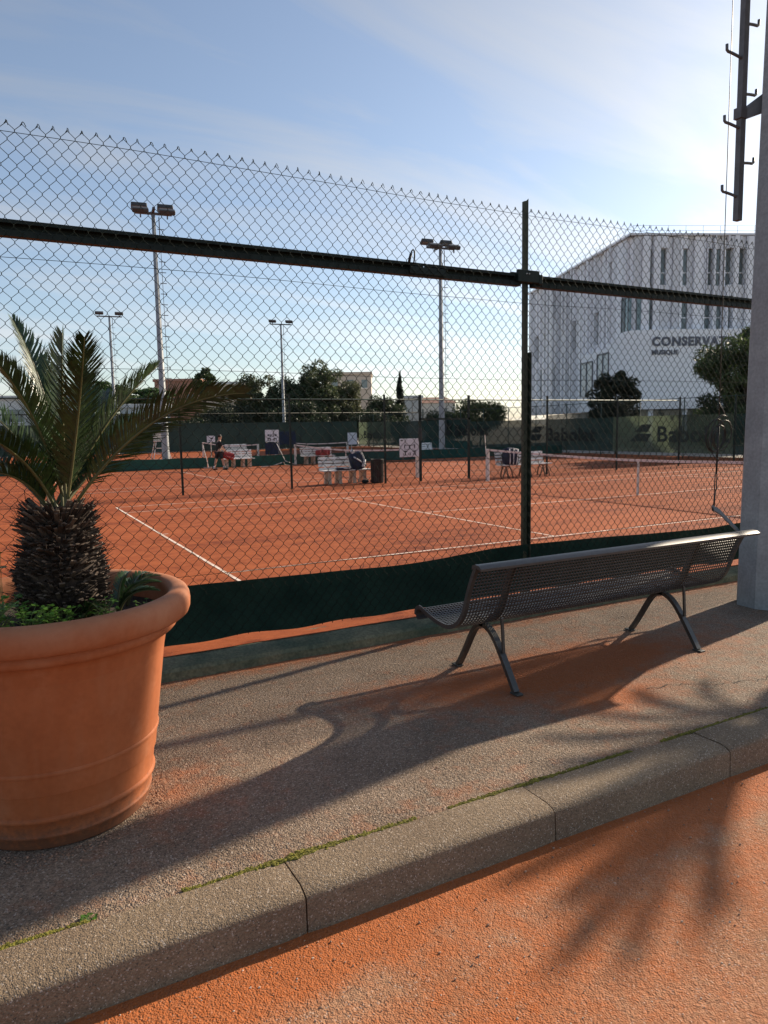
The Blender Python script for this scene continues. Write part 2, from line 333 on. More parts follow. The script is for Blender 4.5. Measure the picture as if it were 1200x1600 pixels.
# ------------------------------------------------------------------ clay courts
def clay_mat():
    m = bpy.data.materials.new('red_clay'); MATS['red_clay'] = m; m.use_nodes = True; nt = m.node_tree; N = nt.nodes; L = nt.links; bs = N['Principled BSDF']
    bs.inputs['Roughness'].default_value = .9; bs.inputs['Specular IOR Level'].default_value = .15
    tcn = N.new('ShaderNodeTexCoord'); mpn = N.new('ShaderNodeMapping'); mpn.inputs['Scale'].default_value = (.30, 1.9, 1); L.new(tcn.outputs['Object'], mpn.inputs[0])
    a = N.new('ShaderNodeTexNoise'); a.inputs['Scale'].default_value = .8; a.inputs['Detail'].default_value = 9; a.inputs['Roughness'].default_value = .68; L.new(mpn.outputs[0], a.inputs['Vector'])
    c = N.new('ShaderNodeTexNoise'); c.inputs['Scale'].default_value = 5; c.inputs['Detail'].default_value = 8; c.inputs['Roughness'].default_value = .7; L.new(tcn.outputs['Object'], c.inputs['Vector'])
    ad = N.new('ShaderNodeMath'); ad.operation = 'MULTIPLY_ADD'; ad.inputs[1].default_value = .70; L.new(c.outputs[0], ad.inputs[0]); L.new(a.outputs[0], ad.inputs[2])
    cr_ = N.new('ShaderNodeValToRGB'); e = cr_.color_ramp.elements; e[0].position = .68; e[0].color = (.150, .030, .009, 1); e[1].position = 1.0; e[1].color = (.355, .092, .028, 1)
    x = cr_.color_ramp.elements.new(.82); x.color = (.275, .066, .019, 1); L.new(ad.outputs[0], cr_.inputs[0]); L.new(cr_.outputs[0], bs.inputs['Base Color'])
    f = N.new('ShaderNodeTexNoise'); f.inputs['Scale'].default_value = 14; f.inputs['Detail'].default_value = 8; f.inputs['Roughness'].default_value = .75
    mp2 = N.new('ShaderNodeMapping'); mp2.inputs['Scale'].default_value = (.45, 1.2, 1); L.new(tcn.outputs['Object'], mp2.inputs[0]); L.new(mp2.outputs[0], f.inputs['Vector'])
    bp = N.new('ShaderNodeBump'); bp.inputs['Strength'].default_value = .8; bp.inputs['Distance'].default_value = .012; L.new(f.outputs[0], bp.inputs['Height']); L.new(bp.outputs[0], bs.inputs['Normal'])
    return m
CLM = clay_mat()
b.build('clay_bank', CLM, wall, True)
clay = struct(MB().add([(-40, 5.18, CZ), (33.5, 5.18, CZ), (33.5, 67, CZ), (-40, 67, CZ)], [(0, 1, 2, 3)]).build('clay_court', CLM))
LM = mat('court_line_paint', (.58, .38, .27), .8, var=.25, vs=6, fine=.25, fs=40, col2=(.74, .62, .53))
def court_lines(x0, ys):
    yn, yf = ys
    segs = [(x0, yn, x0, yf), (x0+23.77, yn, x0+23.77, yf)]
    for y in (yn, yn+1.37, yf-1.37, yf): segs.append((x0, y, x0+23.77, y))
    ym = (yn+yf)/2
    for x in (x0+5.485, x0+18.285): segs.append((x, yn+1.37, x, yf-1.37))
    segs += [(x0+5.485, ym, x0+18.285, ym), (x0, ym-.0, x0+.12, ym)]
    for (ax, ay, bx, by) in segs:
        bb = MB(); n = max(2, int(math.hypot(bx-ax, by-ay)/.25)); d = Vector((bx-ax, by-ay)).normalized(); p = Vector((-d.y, d.x)); w = .022
        for k in range(n+1):
            t = k/n; c = Vector((ax+(bx-ax)*t, ay+(by-ay)*t)); o1 = w*(1+.35*nz(c.x, c.y, 2.7)); o2 = w*(1+.35*nz(c.x+9, c.y, 2.7))
            bb.v += [(c.x+p.x*o1, c.y+p.y*o1, CZ+.004), (c.x-p.x*o2, c.y-p.y*o2, CZ+.004)]
        bb.f = [(2*k, 2*k+1, 2*k+3, 2*k+2) for k in range(n)]
        o = bb.build('court_line', LM, clay)
court_lines(2.494, (7.606, 18.576))
court_lines(1.9, (23.51, 34.48))
court_lines(1.3, (40.2, 51.2))

# ------------------------------------------------------------------ chain link
def zigzag(s0, s1, z0, z1, pitch, rad, mapf, sides=3, knuckle=True, wob=0., vp=None):
    h = pitch/2; hv = (vp or pitch)/2; nw = int((s1-s0)/h); K = int(round((z1-z0)/hv)); pts = []
    if knuckle:
        seq = []
        for k in range(K+1): seq += [(k, -.13), (k, 0), (k, .13)]
    else: seq = [(k, 0) for k in range(K+1)]
    k_ = np.array([q[0] for q in seq]); o_ = np.array([q[1] for q in seq])
    zz = z0+(k_+o_)*hv; i = np.arange(nw)[:, None]
    side = ((k_[None, :]+i) % 2)*2-1                        # -1 left / +1 right
    amp = np.where(o_ == 0, .5*h+rad*.9, .5*h*.97) if knuckle else np.full(len(seq), .5*h)
    S = s0+(i+.5)*h+side*amp[None, :]; Zc = np.repeat(zz[None, :], nw, 0); Yc = (side*rad*.9)*(np.where(o_ == 0, 0., np.sign(o_))[None, :] if knuckle else 1)
    if wob:
        ph = rng.uniform(0, 6, 6)
        dS = wob*(np.sin(S*3.1+Zc*1.7+ph[0])+.7*np.sin(S*7.3-Zc*4.1+ph[1])); dZ = wob*(np.sin(S*2.3+ph[2]+Zc*2.6)+.6*np.sin(S*9.1+Zc*6.3+ph[3]))
        Yc = Yc+wob*2*np.sin(S*1.3+Zc*1.1+ph[4]); S = S+dS; Zc = Zc+dZ
    P = np.stack([S, Yc, Zc], -1); n = P.shape[1]
    T = np.empty_like(P); T[:, 1:-1] = P[:, 2:]-P[:, :-2]; T[:, 0] = P[:, 1]-P[:, 0]; T[:, -1] = P[:, -1]-P[:, -2]
    T /= np.linalg.norm(T, axis=-1, keepdims=True)
    A = np.stack([T[..., 2], np.zeros_like(T[..., 0]), -T[..., 0]], -1); A /= np.maximum(np.linalg.norm(A, axis=-1, keepdims=True), 1e-6); B = np.cross(T, A)
    ring = np.stack([P+rad*(A*math.cos(2*math.pi*(q+.5)/sides)+B*math.sin(2*math.pi*(q+.5)/sides)) for q in range(sides)], 2)   # nw,n,sides,3
    V = ring.reshape(-1, 3); V = mapf(V)
    base = (np.arange(nw)[:, None]*n+np.arange(n-1)[None, :]).ravel()*sides; Fs = []
    for q in range(sides): Fs.append(np.stack([base+q, base+(q+1) % sides, base+sides+(q+1) % sides, base+sides+q], -1))
    return V, np.concatenate(Fs)
def add_wires(name, parts, m, parent):
    me = bpy.data.meshes.new(name); off = np.array(WLOC[parent.name]); Vs = []; Fs = []; o = 0
    for V, Fc in parts: Vs.append(V-off); Fs.append(Fc+o); o += len(V)
    V = np.concatenate(Vs); Fc = np.concatenate(Fs)
    me.vertices.add(len(V)); me.vertices.foreach_set('co', V.astype(np.float32).ravel()); me.loops.add(len(Fc)*4); me.loops.foreach_set('vertex_index', Fc.astype(np.int32).ravel())
    me.polygons.add(len(Fc)); me.polygons.foreach_set('loop_start', np.arange(0, len(Fc)*4, 4, dtype=np.int32)); me.polygons.foreach_set('use_smooth', np.ones(len(Fc), dtype=bool))
    me.update(calc_edges=True); me.materials.append(m)
    ob = bpy.data.objects.new(name, me); COL.objects.link(ob); ob.parent = parent; ob['kind'] = 'stuff'; return ob
def line_map(p0, p1):
    p0 = np.array(p0, float); d = np.array(p1, float)-p0; d /= np.linalg.norm(d); nrm = np.array([d[1], -d[0]])
    return lambda V: np.stack([p0[0]+d[0]*V[:, 0]+nrm[0]*V[:, 1], p0[1]+d[1]*V[:, 0]+nrm[1]*V[:, 1], V[:, 2]], -1)

FM = mat('fence_wire', (.010, .017, .013), .75, var=.2, spec=.15)
GM = mat('fence_green_steel', (.008, .016, .012), .6, var=.4, vs=7, fine=.2, fs=60, spec=.3, bump=.15, bs=40)
BOLT = mat('zinc_bolt', (.45, .45, .43), .4, .8, var=.3)
FY = 5.05
fence = thing('chain_link_fence', 'tall near chain link fence with dark rail and green post', 'fence', (4.17, FY+.04, .1))
def sag(V):
    V = V.copy(); t = np.clip((V[:, 2]-2.9)/.6, 0, 1); V[:, 2] += t*.02*np.sin(V[:, 0]*1.15+.4); V[:, 0] += t*.006*np.sin(V[:, 0]*5.)
    tb = np.clip((.6-V[:, 2])/.4, 0, 1); V[:, 2] += tb*.02*np.sin(V[:, 0]*2.1); return V
base_map = line_map((-1.6, FY), (10, FY))
PT = .085; PV = .098; KN = int(round((3.53-.20)/(PV/2)))
W1 = zigzag(0, 11.2, .20, .20+KN*PV/2, PT, .0021, lambda V: sag(base_map(V)), 4, True, .0030, PV)
add_wires('wire_mesh', [W1], FM, fence)
# twisted ends along the top
b = MB(); h = PT/2; i0 = 0 if KN % 2 == 1 else 1
for i in range(i0, int(11.2/h)-1, 2):
    x = -1.6+(i+1)*h; zt = .20+KN*PV/2+.02*math.sin(x*1.15+.4); x += .006*math.sin(x*5.)
    lean = random.uniform(-.004, .004); top = zt+.012+random.uniform(-.003, .004)
    b.tube([(x-.012, FY, zt-.014), (x-.003, FY-.003, zt-.002), (x+.001+lean, FY, top), (x+.006+lean, FY+.002, top-.003), (x+.013+lean*2, FY, zt-.016+random.uniform(-.004, .004))], .0024, 4, False)
b.build('wire_ends', FM, fence, True, 'stuff')
for zl in (3.478, 2.745, 2.09, 1.42, .66):
    pts = [(-1.6+.2*k, FY-.004+.002*nz(k, 0, 1), zl+.012*math.sin((-1.6+.2*k)*1.15+.4)+.008*nz(-1.6+.2*k, zl, .9)) for k in range(57)]
    MB().tube(pts, .0021, 4, False).build('line_wire', FM, fence, True)
# rail: open channel
def channel(x0, x1, za=2.885, zb=2.985):
    b = MB(); y0 = FY+.022; y1 = FY+.082; t = .006
    b.box(((x0+x1)/2, y1-t/2, (za+zb)/2), (x1-x0, t, zb-za)); b.box(((x0+x1)/2, (y0+y1)/2-t/2, zb-t/2), (x1-x0, y1-y0-t, t)); b.box(((x0+x1)/2, (y0+y1)/2-t/2, za+t/2), (x1-x0, y1-y0-t, t))
    b.box(((x0+x1)/2, y0+t/2, zb-t-.008), (x1-x0, t, .016)); b.box(((x0+x1)/2, y0+t/2, za+t+.016), (x1-x0, t, .032)); return b
for x0, x1 in ((-1.6, 3.145), (3.155, 4.10), (4.24, 9.6)): channel(x0, x1).build('rail', GM, fence)
sp = MB().bbox((3.15, FY+.012, 2.925), (.34, .008, .058), .003).build('splice_plate', GM, fence)
for dx in (-.13, -.07, .06, .12): MB().lathe([(0, 0), (.007, 0), (.008, .003), (.008, .006), (0, .008)], (0, 0, 0), 6).build('bolt', BOLT, fence).matrix_local = Matrix.Translation(Vector((3.15+dx, FY+.008, 2.922))-WLOC[fence.name]) @ Matrix.Rotation(R(90), 4, 'X')
# post: upper tee, lower angle
b = MB(); b.bar([(4.170, FY+.055, .05), (4.170, FY+.055, 3.60)], .042, .034, (1, 0, 0))
b.add([(4.149, FY+.038, 3.6), (4.191, FY+.038, 3.6), (4.191, FY+.038, 3.625), (4.165, FY+.038, 3.603)], [(0, 1, 2, 3)])
b.build('post', mat('post_olive', (.028, .036, .018), .55, var=.4, vs=9, fine=.2, fs=50), fence)
b = MB(); b.bar([(4.192, FY+.066, .02), (4.192, FY+.066, 2.325)], .052, .012, (1, 0, 0)); b.bar([(4.212, FY+.038, .02), (4.212, FY+.038, 2.325)], .010, .045, (1, 0, 0))
b.build('post_stiffener', mat('post_dark', (.018, .028, .019), .5, var=.4, vs=9), fence)
for z in (.55, .8, 1.35, 1.9): MB().ell((4.19, FY+.058, z), (.007, .004, .007), 6, 4).build('bolt', GM, fence)
for xx in (7.9, .05-3.0): pass
cl = MB().bbox((4.165, FY+.008, 2.965), (.235, .034, .105), .007).build('clamp_plate', GM, fence)
MB().bbox((4.165, FY+.095, 2.965), (.24, .022, .095), .006).build('clamp_back', GM, fence)
MB().bbox((4.295, FY+.012, 2.945), (.04, .05, .085), .006).build('clamp_jaw', GM, fence)
for dx in (-.028, .0): MB().ell((4.165+dx, FY-.010, 2.985), (.007, .006, .007), 8, 5).build('bolt', BOLT, fence)
lp = [(2.965, FY, 2.97), (2.972, FY-.01, 3.02), (2.985, FY-.012, 3.06), (3.0, FY-.01, 3.075), (3.015, FY-.006, 3.062), (3.018, FY, 3.02), (3.012, FY+.004, 2.97)]
MB().tube(lp, .006, 6).build('strap_loop', mat('black_rubber', (.01, .01, .01), .6), fence, True)
MB().tube([(2.965, FY-.002, 2.97), (2.968, FY-.008, 3.0), (2.978, FY-.014, 3.04)], .011, 6).build('strap_wrap', MATS['black_rubber'], fence, True)

# windscreen strip low on the fence
ws = thing('windscreen_strip', 'dark green fabric strip tied along the bottom of the near fence', 'windscreen', (3.5, FY+.02, .16))
b = MB(); xs = np.arange(-1.6, 9.61, .06); nr = 7
def strip_pt(x, t):
    zt = .585+.02*math.sin(x*1.7)+.014*nz(x, 1, 1.1)+(.02*gs(x, 0, 3.9, 0, .5, 1)); zb = .175+.016*nz(x, 5, 1.7)+.006*math.sin(x*9)
    y = FY+.020+.022*math.sin(t*3.1)*(.5+nz(x, 2, 1.1))+.006*math.sin(x*14+t*5)*nz(x, 7, 2.)+.008*nz(x, t*2, 3.5)+.05*gs(x, t, 3.75, .5, .35, .5)
    return (x, y, zb+(zt-zb)*t)
for x in xs:
    for j in range(nr): b.v.append(strip_pt(x, j/(nr-1)))
for k in range(len(xs)-1):
    for j in range(nr-1): b.f.append((k*nr+j, (k+1)*nr+j, (k+1)*nr+j+1, k*nr+j+1))
b.build('fabric', mat('windscreen_fabric', (.006, .031, .023), .8, var=.25, vs=3, fine=.2, fs=120, bump=.3, bs=300, spec=.2, col2=(.012, .036, .026)), ws, True)
for k, x in enumerate(np.arange(-1.2, 9.4, .62)):
    for t in (.975, .05):
        x2 = x+(.31 if t < .5 else 0)+random.uniform(-.05, .05); p = strip_pt(x2, t)
        o = MB().lathe([(.004, 0), (.006, .003), (.010, .003), (.011, 0)], (0, 0, 0), 10).build('eyelet', mat('brass_eyelet', (.55, .5, .4), .4, .6), ws, True)
        o.matrix_local = Matrix.Translation(Vector((p[0], p[1]-.004, p[2]))-WLOC[ws.name]) @ Matrix.Rotation(R(90), 4, 'X')
        if k % 2 == 0 and t > .5: MB().tube([(p[0], p[1]-.006, p[2]), (p[0]+.01, FY-.012, p[2]+.03), (p[0]+.02, FY-.004, p[2]+.055)], .002, 4).build('tie', MATS['black_rubber'], ws)

# ------------------------------------------------------------------ perforated bench
bench = thing('perforated_bench', 'long dark metal bench of perforated sheet standing on the pavement', 'bench', (3.72, 3.75, 0))
BM_ = mat('bench_steel', (.040, .039, .037), .45, .0, var=.25, vs=14, fine=.15, fs=90, spec=.6, bump=.08, bs=60)
prof = [(4.150, .372), (4.172, .392), (4.174, .420), (4.155, .443), (4.125, .449), (4.05, .428), (3.96, .407), (3.88, .396), (3.80, .394), (3.73, .410), (3.665, .448), (3.615, .505), (3.583, .575), (3.556, .650), (3.525, .725), (3.490, .795), (3.458, .843)]
P = [Vector((0, y, z)) for y, z in prof]
# smooth the profile by Catmull-Rom, resample evenly
fine_p = []
for i in range(len(P)-1):
    p0, p1, p2, p3 = P[max(i-1, 0)], P[i], P[i+1], P[min(i+2, len(P)-1)]
    for k in range(8):
        t = k/8; fine_p.append(.5*((2*p1)+(-p0+p2)*t+(2*p0-5*p1+4*p2-p3)*t*t+(-p0+3*p1-3*p2+p3)*t**3))
fine_p.append(P[-1]); ln = [0]
for a, c in zip(fine_p, fine_p[1:]): ln.append(ln[-1]+(c-a).length)
def prof_at(s):
    s = max(0, min(ln[-1]-1e-6, s)); k = int(np.searchsorted(ln, s, side='right'))-1; t = (s-ln[k])/(ln[k+1]-ln[k]); p = fine_p[k].lerp(fine_p[k+1], t)
    T = (fine_p[k+1]-fine_p[k]).normalized(); return p, Vector((0, -T.z, T.y))
X0, X1 = 2.47, 4.97; cell = .0245; nx = 100; cx = (X1-X0-.05)/nx; S_tot = ln[-1]; marg = .035; ns = int((S_tot-marg-.09)/cell); cs = (S_tot-marg-.09)/ns; s0 = .09; TH = .0022
b = MB()
def sheet_pt(x, s, side):
    p, n_ = prof_at(s); return (x, p.y+n_.y*side*TH, p.z+n_.z*side*TH)
def patch(xa, xb, sa, sb):
    n = max(1, int((sb-sa)/.012)); vs = []
    for k in range(n+1):
        s = sa+(sb-sa)*k/n
        for side in (-1, 1): vs += [sheet_pt(xa, s, side), sheet_pt(xb, s, side)]
    fs = []
    for k in range(n): o = k*4; fs += [(o, o+1, o+5, o+4), (o+2, o+6, o+7, o+3), (o, o+4, o+6, o+2), (o+1, o+3, o+7, o+5)]
    fs += [(0, 2, 3, 1), (n*4, n*4+1, n*4+3, n*4+2)]; b.add(vs, fs)
patch(X0, X1, 0, s0); patch(X0, X1, s0+ns*cs, S_tot); patch(X0, X0+.025, s0, s0+ns*cs); patch(X1-.025, X1, s0, s0+ns*cs)
hx, hs = cx*.36, cs*.33
pf = [prof_at(s0+j*cs*.5) for j in range(2*ns+1)]
def pt(x, s, side): return sheet_pt(x, s, side)
# hole cells, corners shared per cell: outer square + octagonal hole
cellv = {}
for j in range(ns):
    sc_ = s0+(j+.5)*cs; rows = {}
    for side in (-1, 1):
        for ds in (-.5*cs, -hs, -hs*.6, hs*.6, hs, .5*cs): rows[(ds, side)] = sheet_pt(0, sc_+ds, side)
    for i in range(nx):
        xc = X0+.025+(i+.5)*cx; vs = []
        for side in (1, -1):
            for dx, ds in ((-.5*cx, -.5*cs), (.5*cx, -.5*cs), (.5*cx, .5*cs), (-.5*cx, .5*cs), (-hx, -hs), (hx, -hs), (hx, hs), (-hx, hs)):
                q = rows[(ds, side)]; vs.append((xc+dx, q[1], q[2]))
        fs = []
        for k in range(4):
            k2 = (k+1) % 4; fs += [(k, k2, 4+k2, 4+k), (8+k, 12+k, 12+k2, 8+k2), (4+k, 4+k2, 12+k2, 12+k)]
        b.add(vs, fs)
b.build('seat_sheet', BM_, bench, True); sheet = bpy.data.objects['seat_sheet']
for p_ in sheet.data.polygons: p_.use_smooth = False
# flat top rail
b = MB(); rp = [(3.468, .838), (3.462, .862), (3.435, .872), (3.395, .868), (3.372, .852), (3.372, .838), (3.392, .846), (3.43, .85), (3.45, .842)]
vs = [(x, y, z) for x in (X0-.03, X1+.03) for y, z in rp]; m_ = len(rp)
b.add(vs, [(k, (k+1) % m_, m_+(k+1) % m_, m_+k) for k in range(m_)]+[tuple(range(m_-1, -1, -1)), tuple(range(m_, 2*m_))])
autosmooth(b.build('top_rail', BM_, bench), 50)
for X in (X0+.006, X1-.006):   # end flanges
    pts = [Vector((X, q.y, q.z))+Vector((0, prof_at(s)[1].y, prof_at(s)[1].z))*-.012 for s, q in [(s, prof_at(s)[0]) for s in np.linspace(.04, S_tot, 60)]]
    autosmooth(MB().bar(pts, .008, .026).build('end_flange', BM_, bench), 40)
LGM = mat('bench_leg_paint', (.040, .040, .036), .42, var=.35, vs=10, fine=.2, fs=70, spec=.6)
def bez(ps, n=14):
    ps = [Vector(p) for p in ps]; out = []
    for k in range(n+1):
        t = k/n; q = ps[:]
        while len(q) > 1: q = [a.lerp(c, t) for a, c in zip(q, q[1:])]
        out.append(q[0])
    return out
for X in (2.78, 4.48):
    rear = bez([(X, 3.475, .012), (X, 3.57, .16), (X, 3.68, .30), (X, 3.70, .372), (X, 3.84, .375)]); front = bez([(X, 4.115, .012), (X, 4.03, .12), (X, 3.93, .30), (X, 3.92, .365), (X, 3.80, .375)])
    for q in (rear, front):
        lg = autosmooth(MB().bar(q, .042, .028).build('leg', LGM, bench), 40)
        MB().bbox((X, q[0].y+(.012 if q is front else -.008), .006), (.052, .075, .012), .003).build('foot_plate', LGM, lg)
    pts = []
    for s in np.linspace(S_tot*.36, S_tot*.985, 24):
        p, n_ = prof_at(s); pts.append(Vector((X, p.y, p.z))-n_*.020)
    autosmooth(MB().bar(pts, .040, .030).build('back_support', LGM, bench), 40)
    MB().bar([(X, 3.60, .235), (X, 3.617, .46)], .018, .014).build('stay', LGM, bench)

# ------------------------------------------------------------------ terracotta planters and cycads
TM = mat('terracotta', (.34, .098, .032), .72, var=.10, vs=3.0, fine=.06, fs=40, bump=.10, bs=25, spec=.3, col2=(.35, .108, .038))
def add_streaks(m):
    nt = m.node_tree; N = nt.nodes; L = nt.links; b_ = N['Principled BSDF']; src = b_.inputs['Base Color'].links[0].from_socket
    tcn = N.new('ShaderNodeTexCoord'); mp_ = N.new('ShaderNodeMapping'); mp_.inputs['Scale'].default_value = (7, 7, .8); L.new(tcn.outputs['Object'], mp_.inputs[0])
    n_ = N.new('ShaderNodeTexNoise'); n_.inputs['Scale'].default_value = 2.2; n_.inputs['Detail'].default_value = 5; L.new(mp_.outputs[0], n_.inputs['Vector'])
    sp_ = N.new('ShaderNodeSeparateXYZ'); L.new(tcn.outputs['Object'], sp_.inputs[0])
    lo = N.new('ShaderNodeMapRange'); lo.inputs[1].default_value = .22; lo.inputs[2].default_value = .0; lo.inputs[4].default_value = .62; L.new(sp_.outputs[2], lo.inputs[0])
    n3 = N.new('ShaderNodeTexNoise'); n3.inputs['Scale'].default_value = 28; n3.inputs['Detail'].default_value = 7; n3.inputs['Roughness'].default_value = .7; L.new(tcn.outputs['Object'], n3.inputs['Vector'])
    m3 = N.new('ShaderNodeMath'); m3.operation = 'ADD'; L.new(n3.outputs[0], m3.inputs[0]); L.new(lo.outputs[0], m3.inputs[1])
    r3 = N.new('ShaderNodeMapRange'); r3.inputs[1].default_value = .72; r3.inputs[2].default_value = 1.05; r3.inputs[4].default_value = .75; L.new(m3.outputs[0], r3.inputs[0])
    x1 = N.new('ShaderNodeMix'); x1.data_type = 'RGBA'; x1.inputs[7].default_value = (.38, .145, .065, 1); L.new(src, x1.inputs[6])
    r1 = N.new('ShaderNodeMapRange'); r1.inputs[1].default_value = .5; r1.inputs[2].default_value = .8; r1.inputs[4].default_value = .55; L.new(n_.outputs[0], r1.inputs[0]); L.new(r1.outputs[0], x1.inputs[0])
    hb = N.new('ShaderNodeMapRange'); hb.inputs[1].default_value = .80; hb.inputs[2].default_value = .99; hb.inputs[4].default_value = .45; L.new(sp_.outputs[2], hb.inputs[0])
    n4 = N.new('ShaderNodeTexNoise'); n4.inputs['Scale'].default_value = 5; n4.inputs['Detail'].default_value = 8; n4.inputs['Roughness'].default_value = .65; L.new(tcn.outputs['Object'], n4.inputs['Vector'])
    a4 = N.new('ShaderNodeMath'); a4.operation = 'ADD'; L.new(hb.outputs[0], a4.inputs[0]); L.new(n4.outputs[0], a4.inputs[1])
    r4 = N.new('ShaderNodeMapRange'); r4.inputs[1].default_value = .55; r4.inputs[2].default_value = 1.05; r4.inputs[4].default_value = .75; L.new(a4.outputs[0], r4.inputs[0])
    x4 = N.new('ShaderNodeMix'); x4.data_type = 'RGBA'; x4.inputs[7].default_value = (.40, .19, .105, 1); L.new(x1.outputs[2], x4.inputs[6]); L.new(r4.outputs[0], x4.inputs[0])
    x2 = N.new('ShaderNodeMix'); x2.data_type = 'RGBA'; x2.inputs[7].default_value = (.10, .05, .03, 1); L.new(x4.outputs[2], x2.inputs[6]); L.new(r3.outputs[0], x2.inputs[0])
    L.new(x2.outputs[2], b_.inputs['Base Color'])
add_streaks(TM)
def planter(label, loc, rz):
    t = thing('terracotta_planter', label, 'planter', (0, 0, 0), 'terracotta planters on the pavement')
    pr_ = [(.0, .03), (.335, .03), (.352, .0), (.370, .004), (.377, .02), (.383, .052), (.385, .054), (.391, .058), (.392, .064), (.388, .070), (.387, .072), (.397, .126), (.399, .128), (.408, .132), (.411, .140), (.408, .148), (.402, .152), (.402, .154), (.424, .326), (.426, .328), (.435, .333), (.438, .342), (.435, .351), (.428, .355), (.428, .357),
           (.470, .66), (.492, .772), (.498, .792), (.508, .80), (.530, .806), (.541, .818), (.543, .836), (.537, .848), (.552, .856), (.585, .862), (.598, .872), (.605, .892), (.607, .920), (.604, .946), (.594, .966), (.578, .977), (.556, .980), (.530, .976), (.515, .965), (.508, .945), (.496, .83), (.42, .25), (0, .25)]
    o = MB().lathe(pr_, (0, 0, 0), 96).build('pot', TM, t); autosmooth(o, 42)
    b = MB(); n = 40
    for i in range(15):
        for k in range(n):
            r = .505*i/14; a = 2*math.pi*k/n; b.v.append((r*math.cos(a), r*math.sin(a), .862+.02*nz(r*math.cos(a), r*math.sin(a), 9)))
    b.f = [(i*n+k, (i+1)*n+k, (i+1)*n+(k+1) % n, i*n+(k+1) % n) for i in range(14) for k in range(n)]
    b.build('soil', mat('potting_soil', (.035, .024, .016), .95, var=.5, vs=40, bump=.8, bs=60, bdist=.01), t, True)
    t.location = loc; t.rotation_euler.z = rz; return t
planter('large terracotta planter at the left, holding a squat cycad palm', (.155, 3.45, 0), 0)
planter('terracotta planter off to the right beyond the mast foot', (8.22, 3.36, 0), 2.1)

LEAF = mat('cycad_leaf', (.015, .038, .011), .36, var=.35, vs=6, spec=.55, transl=.12, obj_rand=.22, fine=.4, fs=45, col2=(.026, .052, .014))
RACH = mat('cycad_rachis', (.09, .085, .03), .5, var=.3, vs=10)
def frond(parent, c0, mid, tip, width=.145, name='frond', vang=30, droop=.16, refv=None):
    c0, mid, tip = Vector(c0), Vector(mid), Vector(tip)
    ctl = 2*mid-.5*(c0+tip); pts = [c0*(1-t)**2+ctl*2*t*(1-t)+tip*t*t for t in np.linspace(0, 1, 40)]
    out = Vector((tip.x-c0.x, tip.y-c0.y, 0)); out = out.normalized() if out.length > .02 else Vector((0, -1, 0))
    ref = Vector(refv) if refv else Vector((0, 0, 1))-.35*out
    LNG = sum((a-c).length for a, c in zip(pts, pts[1:]))
    rb = MB().tube(pts, [.0085*(1-.8*k/39) for k in range(40)], 6)
    o = rb.build(name, RACH, parent, True)
    b = MB(); n = int(LNG/.0072)
    tw = random.uniform(-.25, .25)
    for k in range(n):
        t = .14+.86*k/(n-1); i = min(38, int(t*39)); p = pts[i].lerp(pts[i+1], t*39-i) if i < 39 else pts[39]; T = (pts[i+1]-pts[i]).normalized()
        Nn = (ref-T*ref.dot(T)).normalized(); Sd = T.cross(Nn).normalized()
        wl = width*min(1, (t-.10)/.16)**.6*(1 if t < .62 else max(.20, 1-((t-.62)/.38)**1.6*.72))
        for sgn in (-1, 1):
            if random.random() < .03: continue
            ang = R(58-26*t)+random.gauss(0, .07); v = R(vang)+random.uniform(-.1, .1)
            d = (T*math.cos(ang)+(Sd*sgn*math.cos(v)+Nn*math.sin(v))*math.sin(ang)).normalized(); l = wl*random.uniform(.9, 1.08)
            d2 = (d+T*.18-Nn*droop*(1 if t < .9 else .3)).normalized(); a0 = p; a1 = p+d*l*.55; a2 = a1+d2*l*.45
            wv = d.cross(Nn+Sd*sgn*-.4).normalized()*(.0034)
            b.add([a0-wv*.7, a0+wv*.7, a1+wv, a1-wv, a2], [(0, 1, 2, 3), (3, 2, 4)])
    b.build('leaflets', LEAF, o, False, 'stuff')
    return o
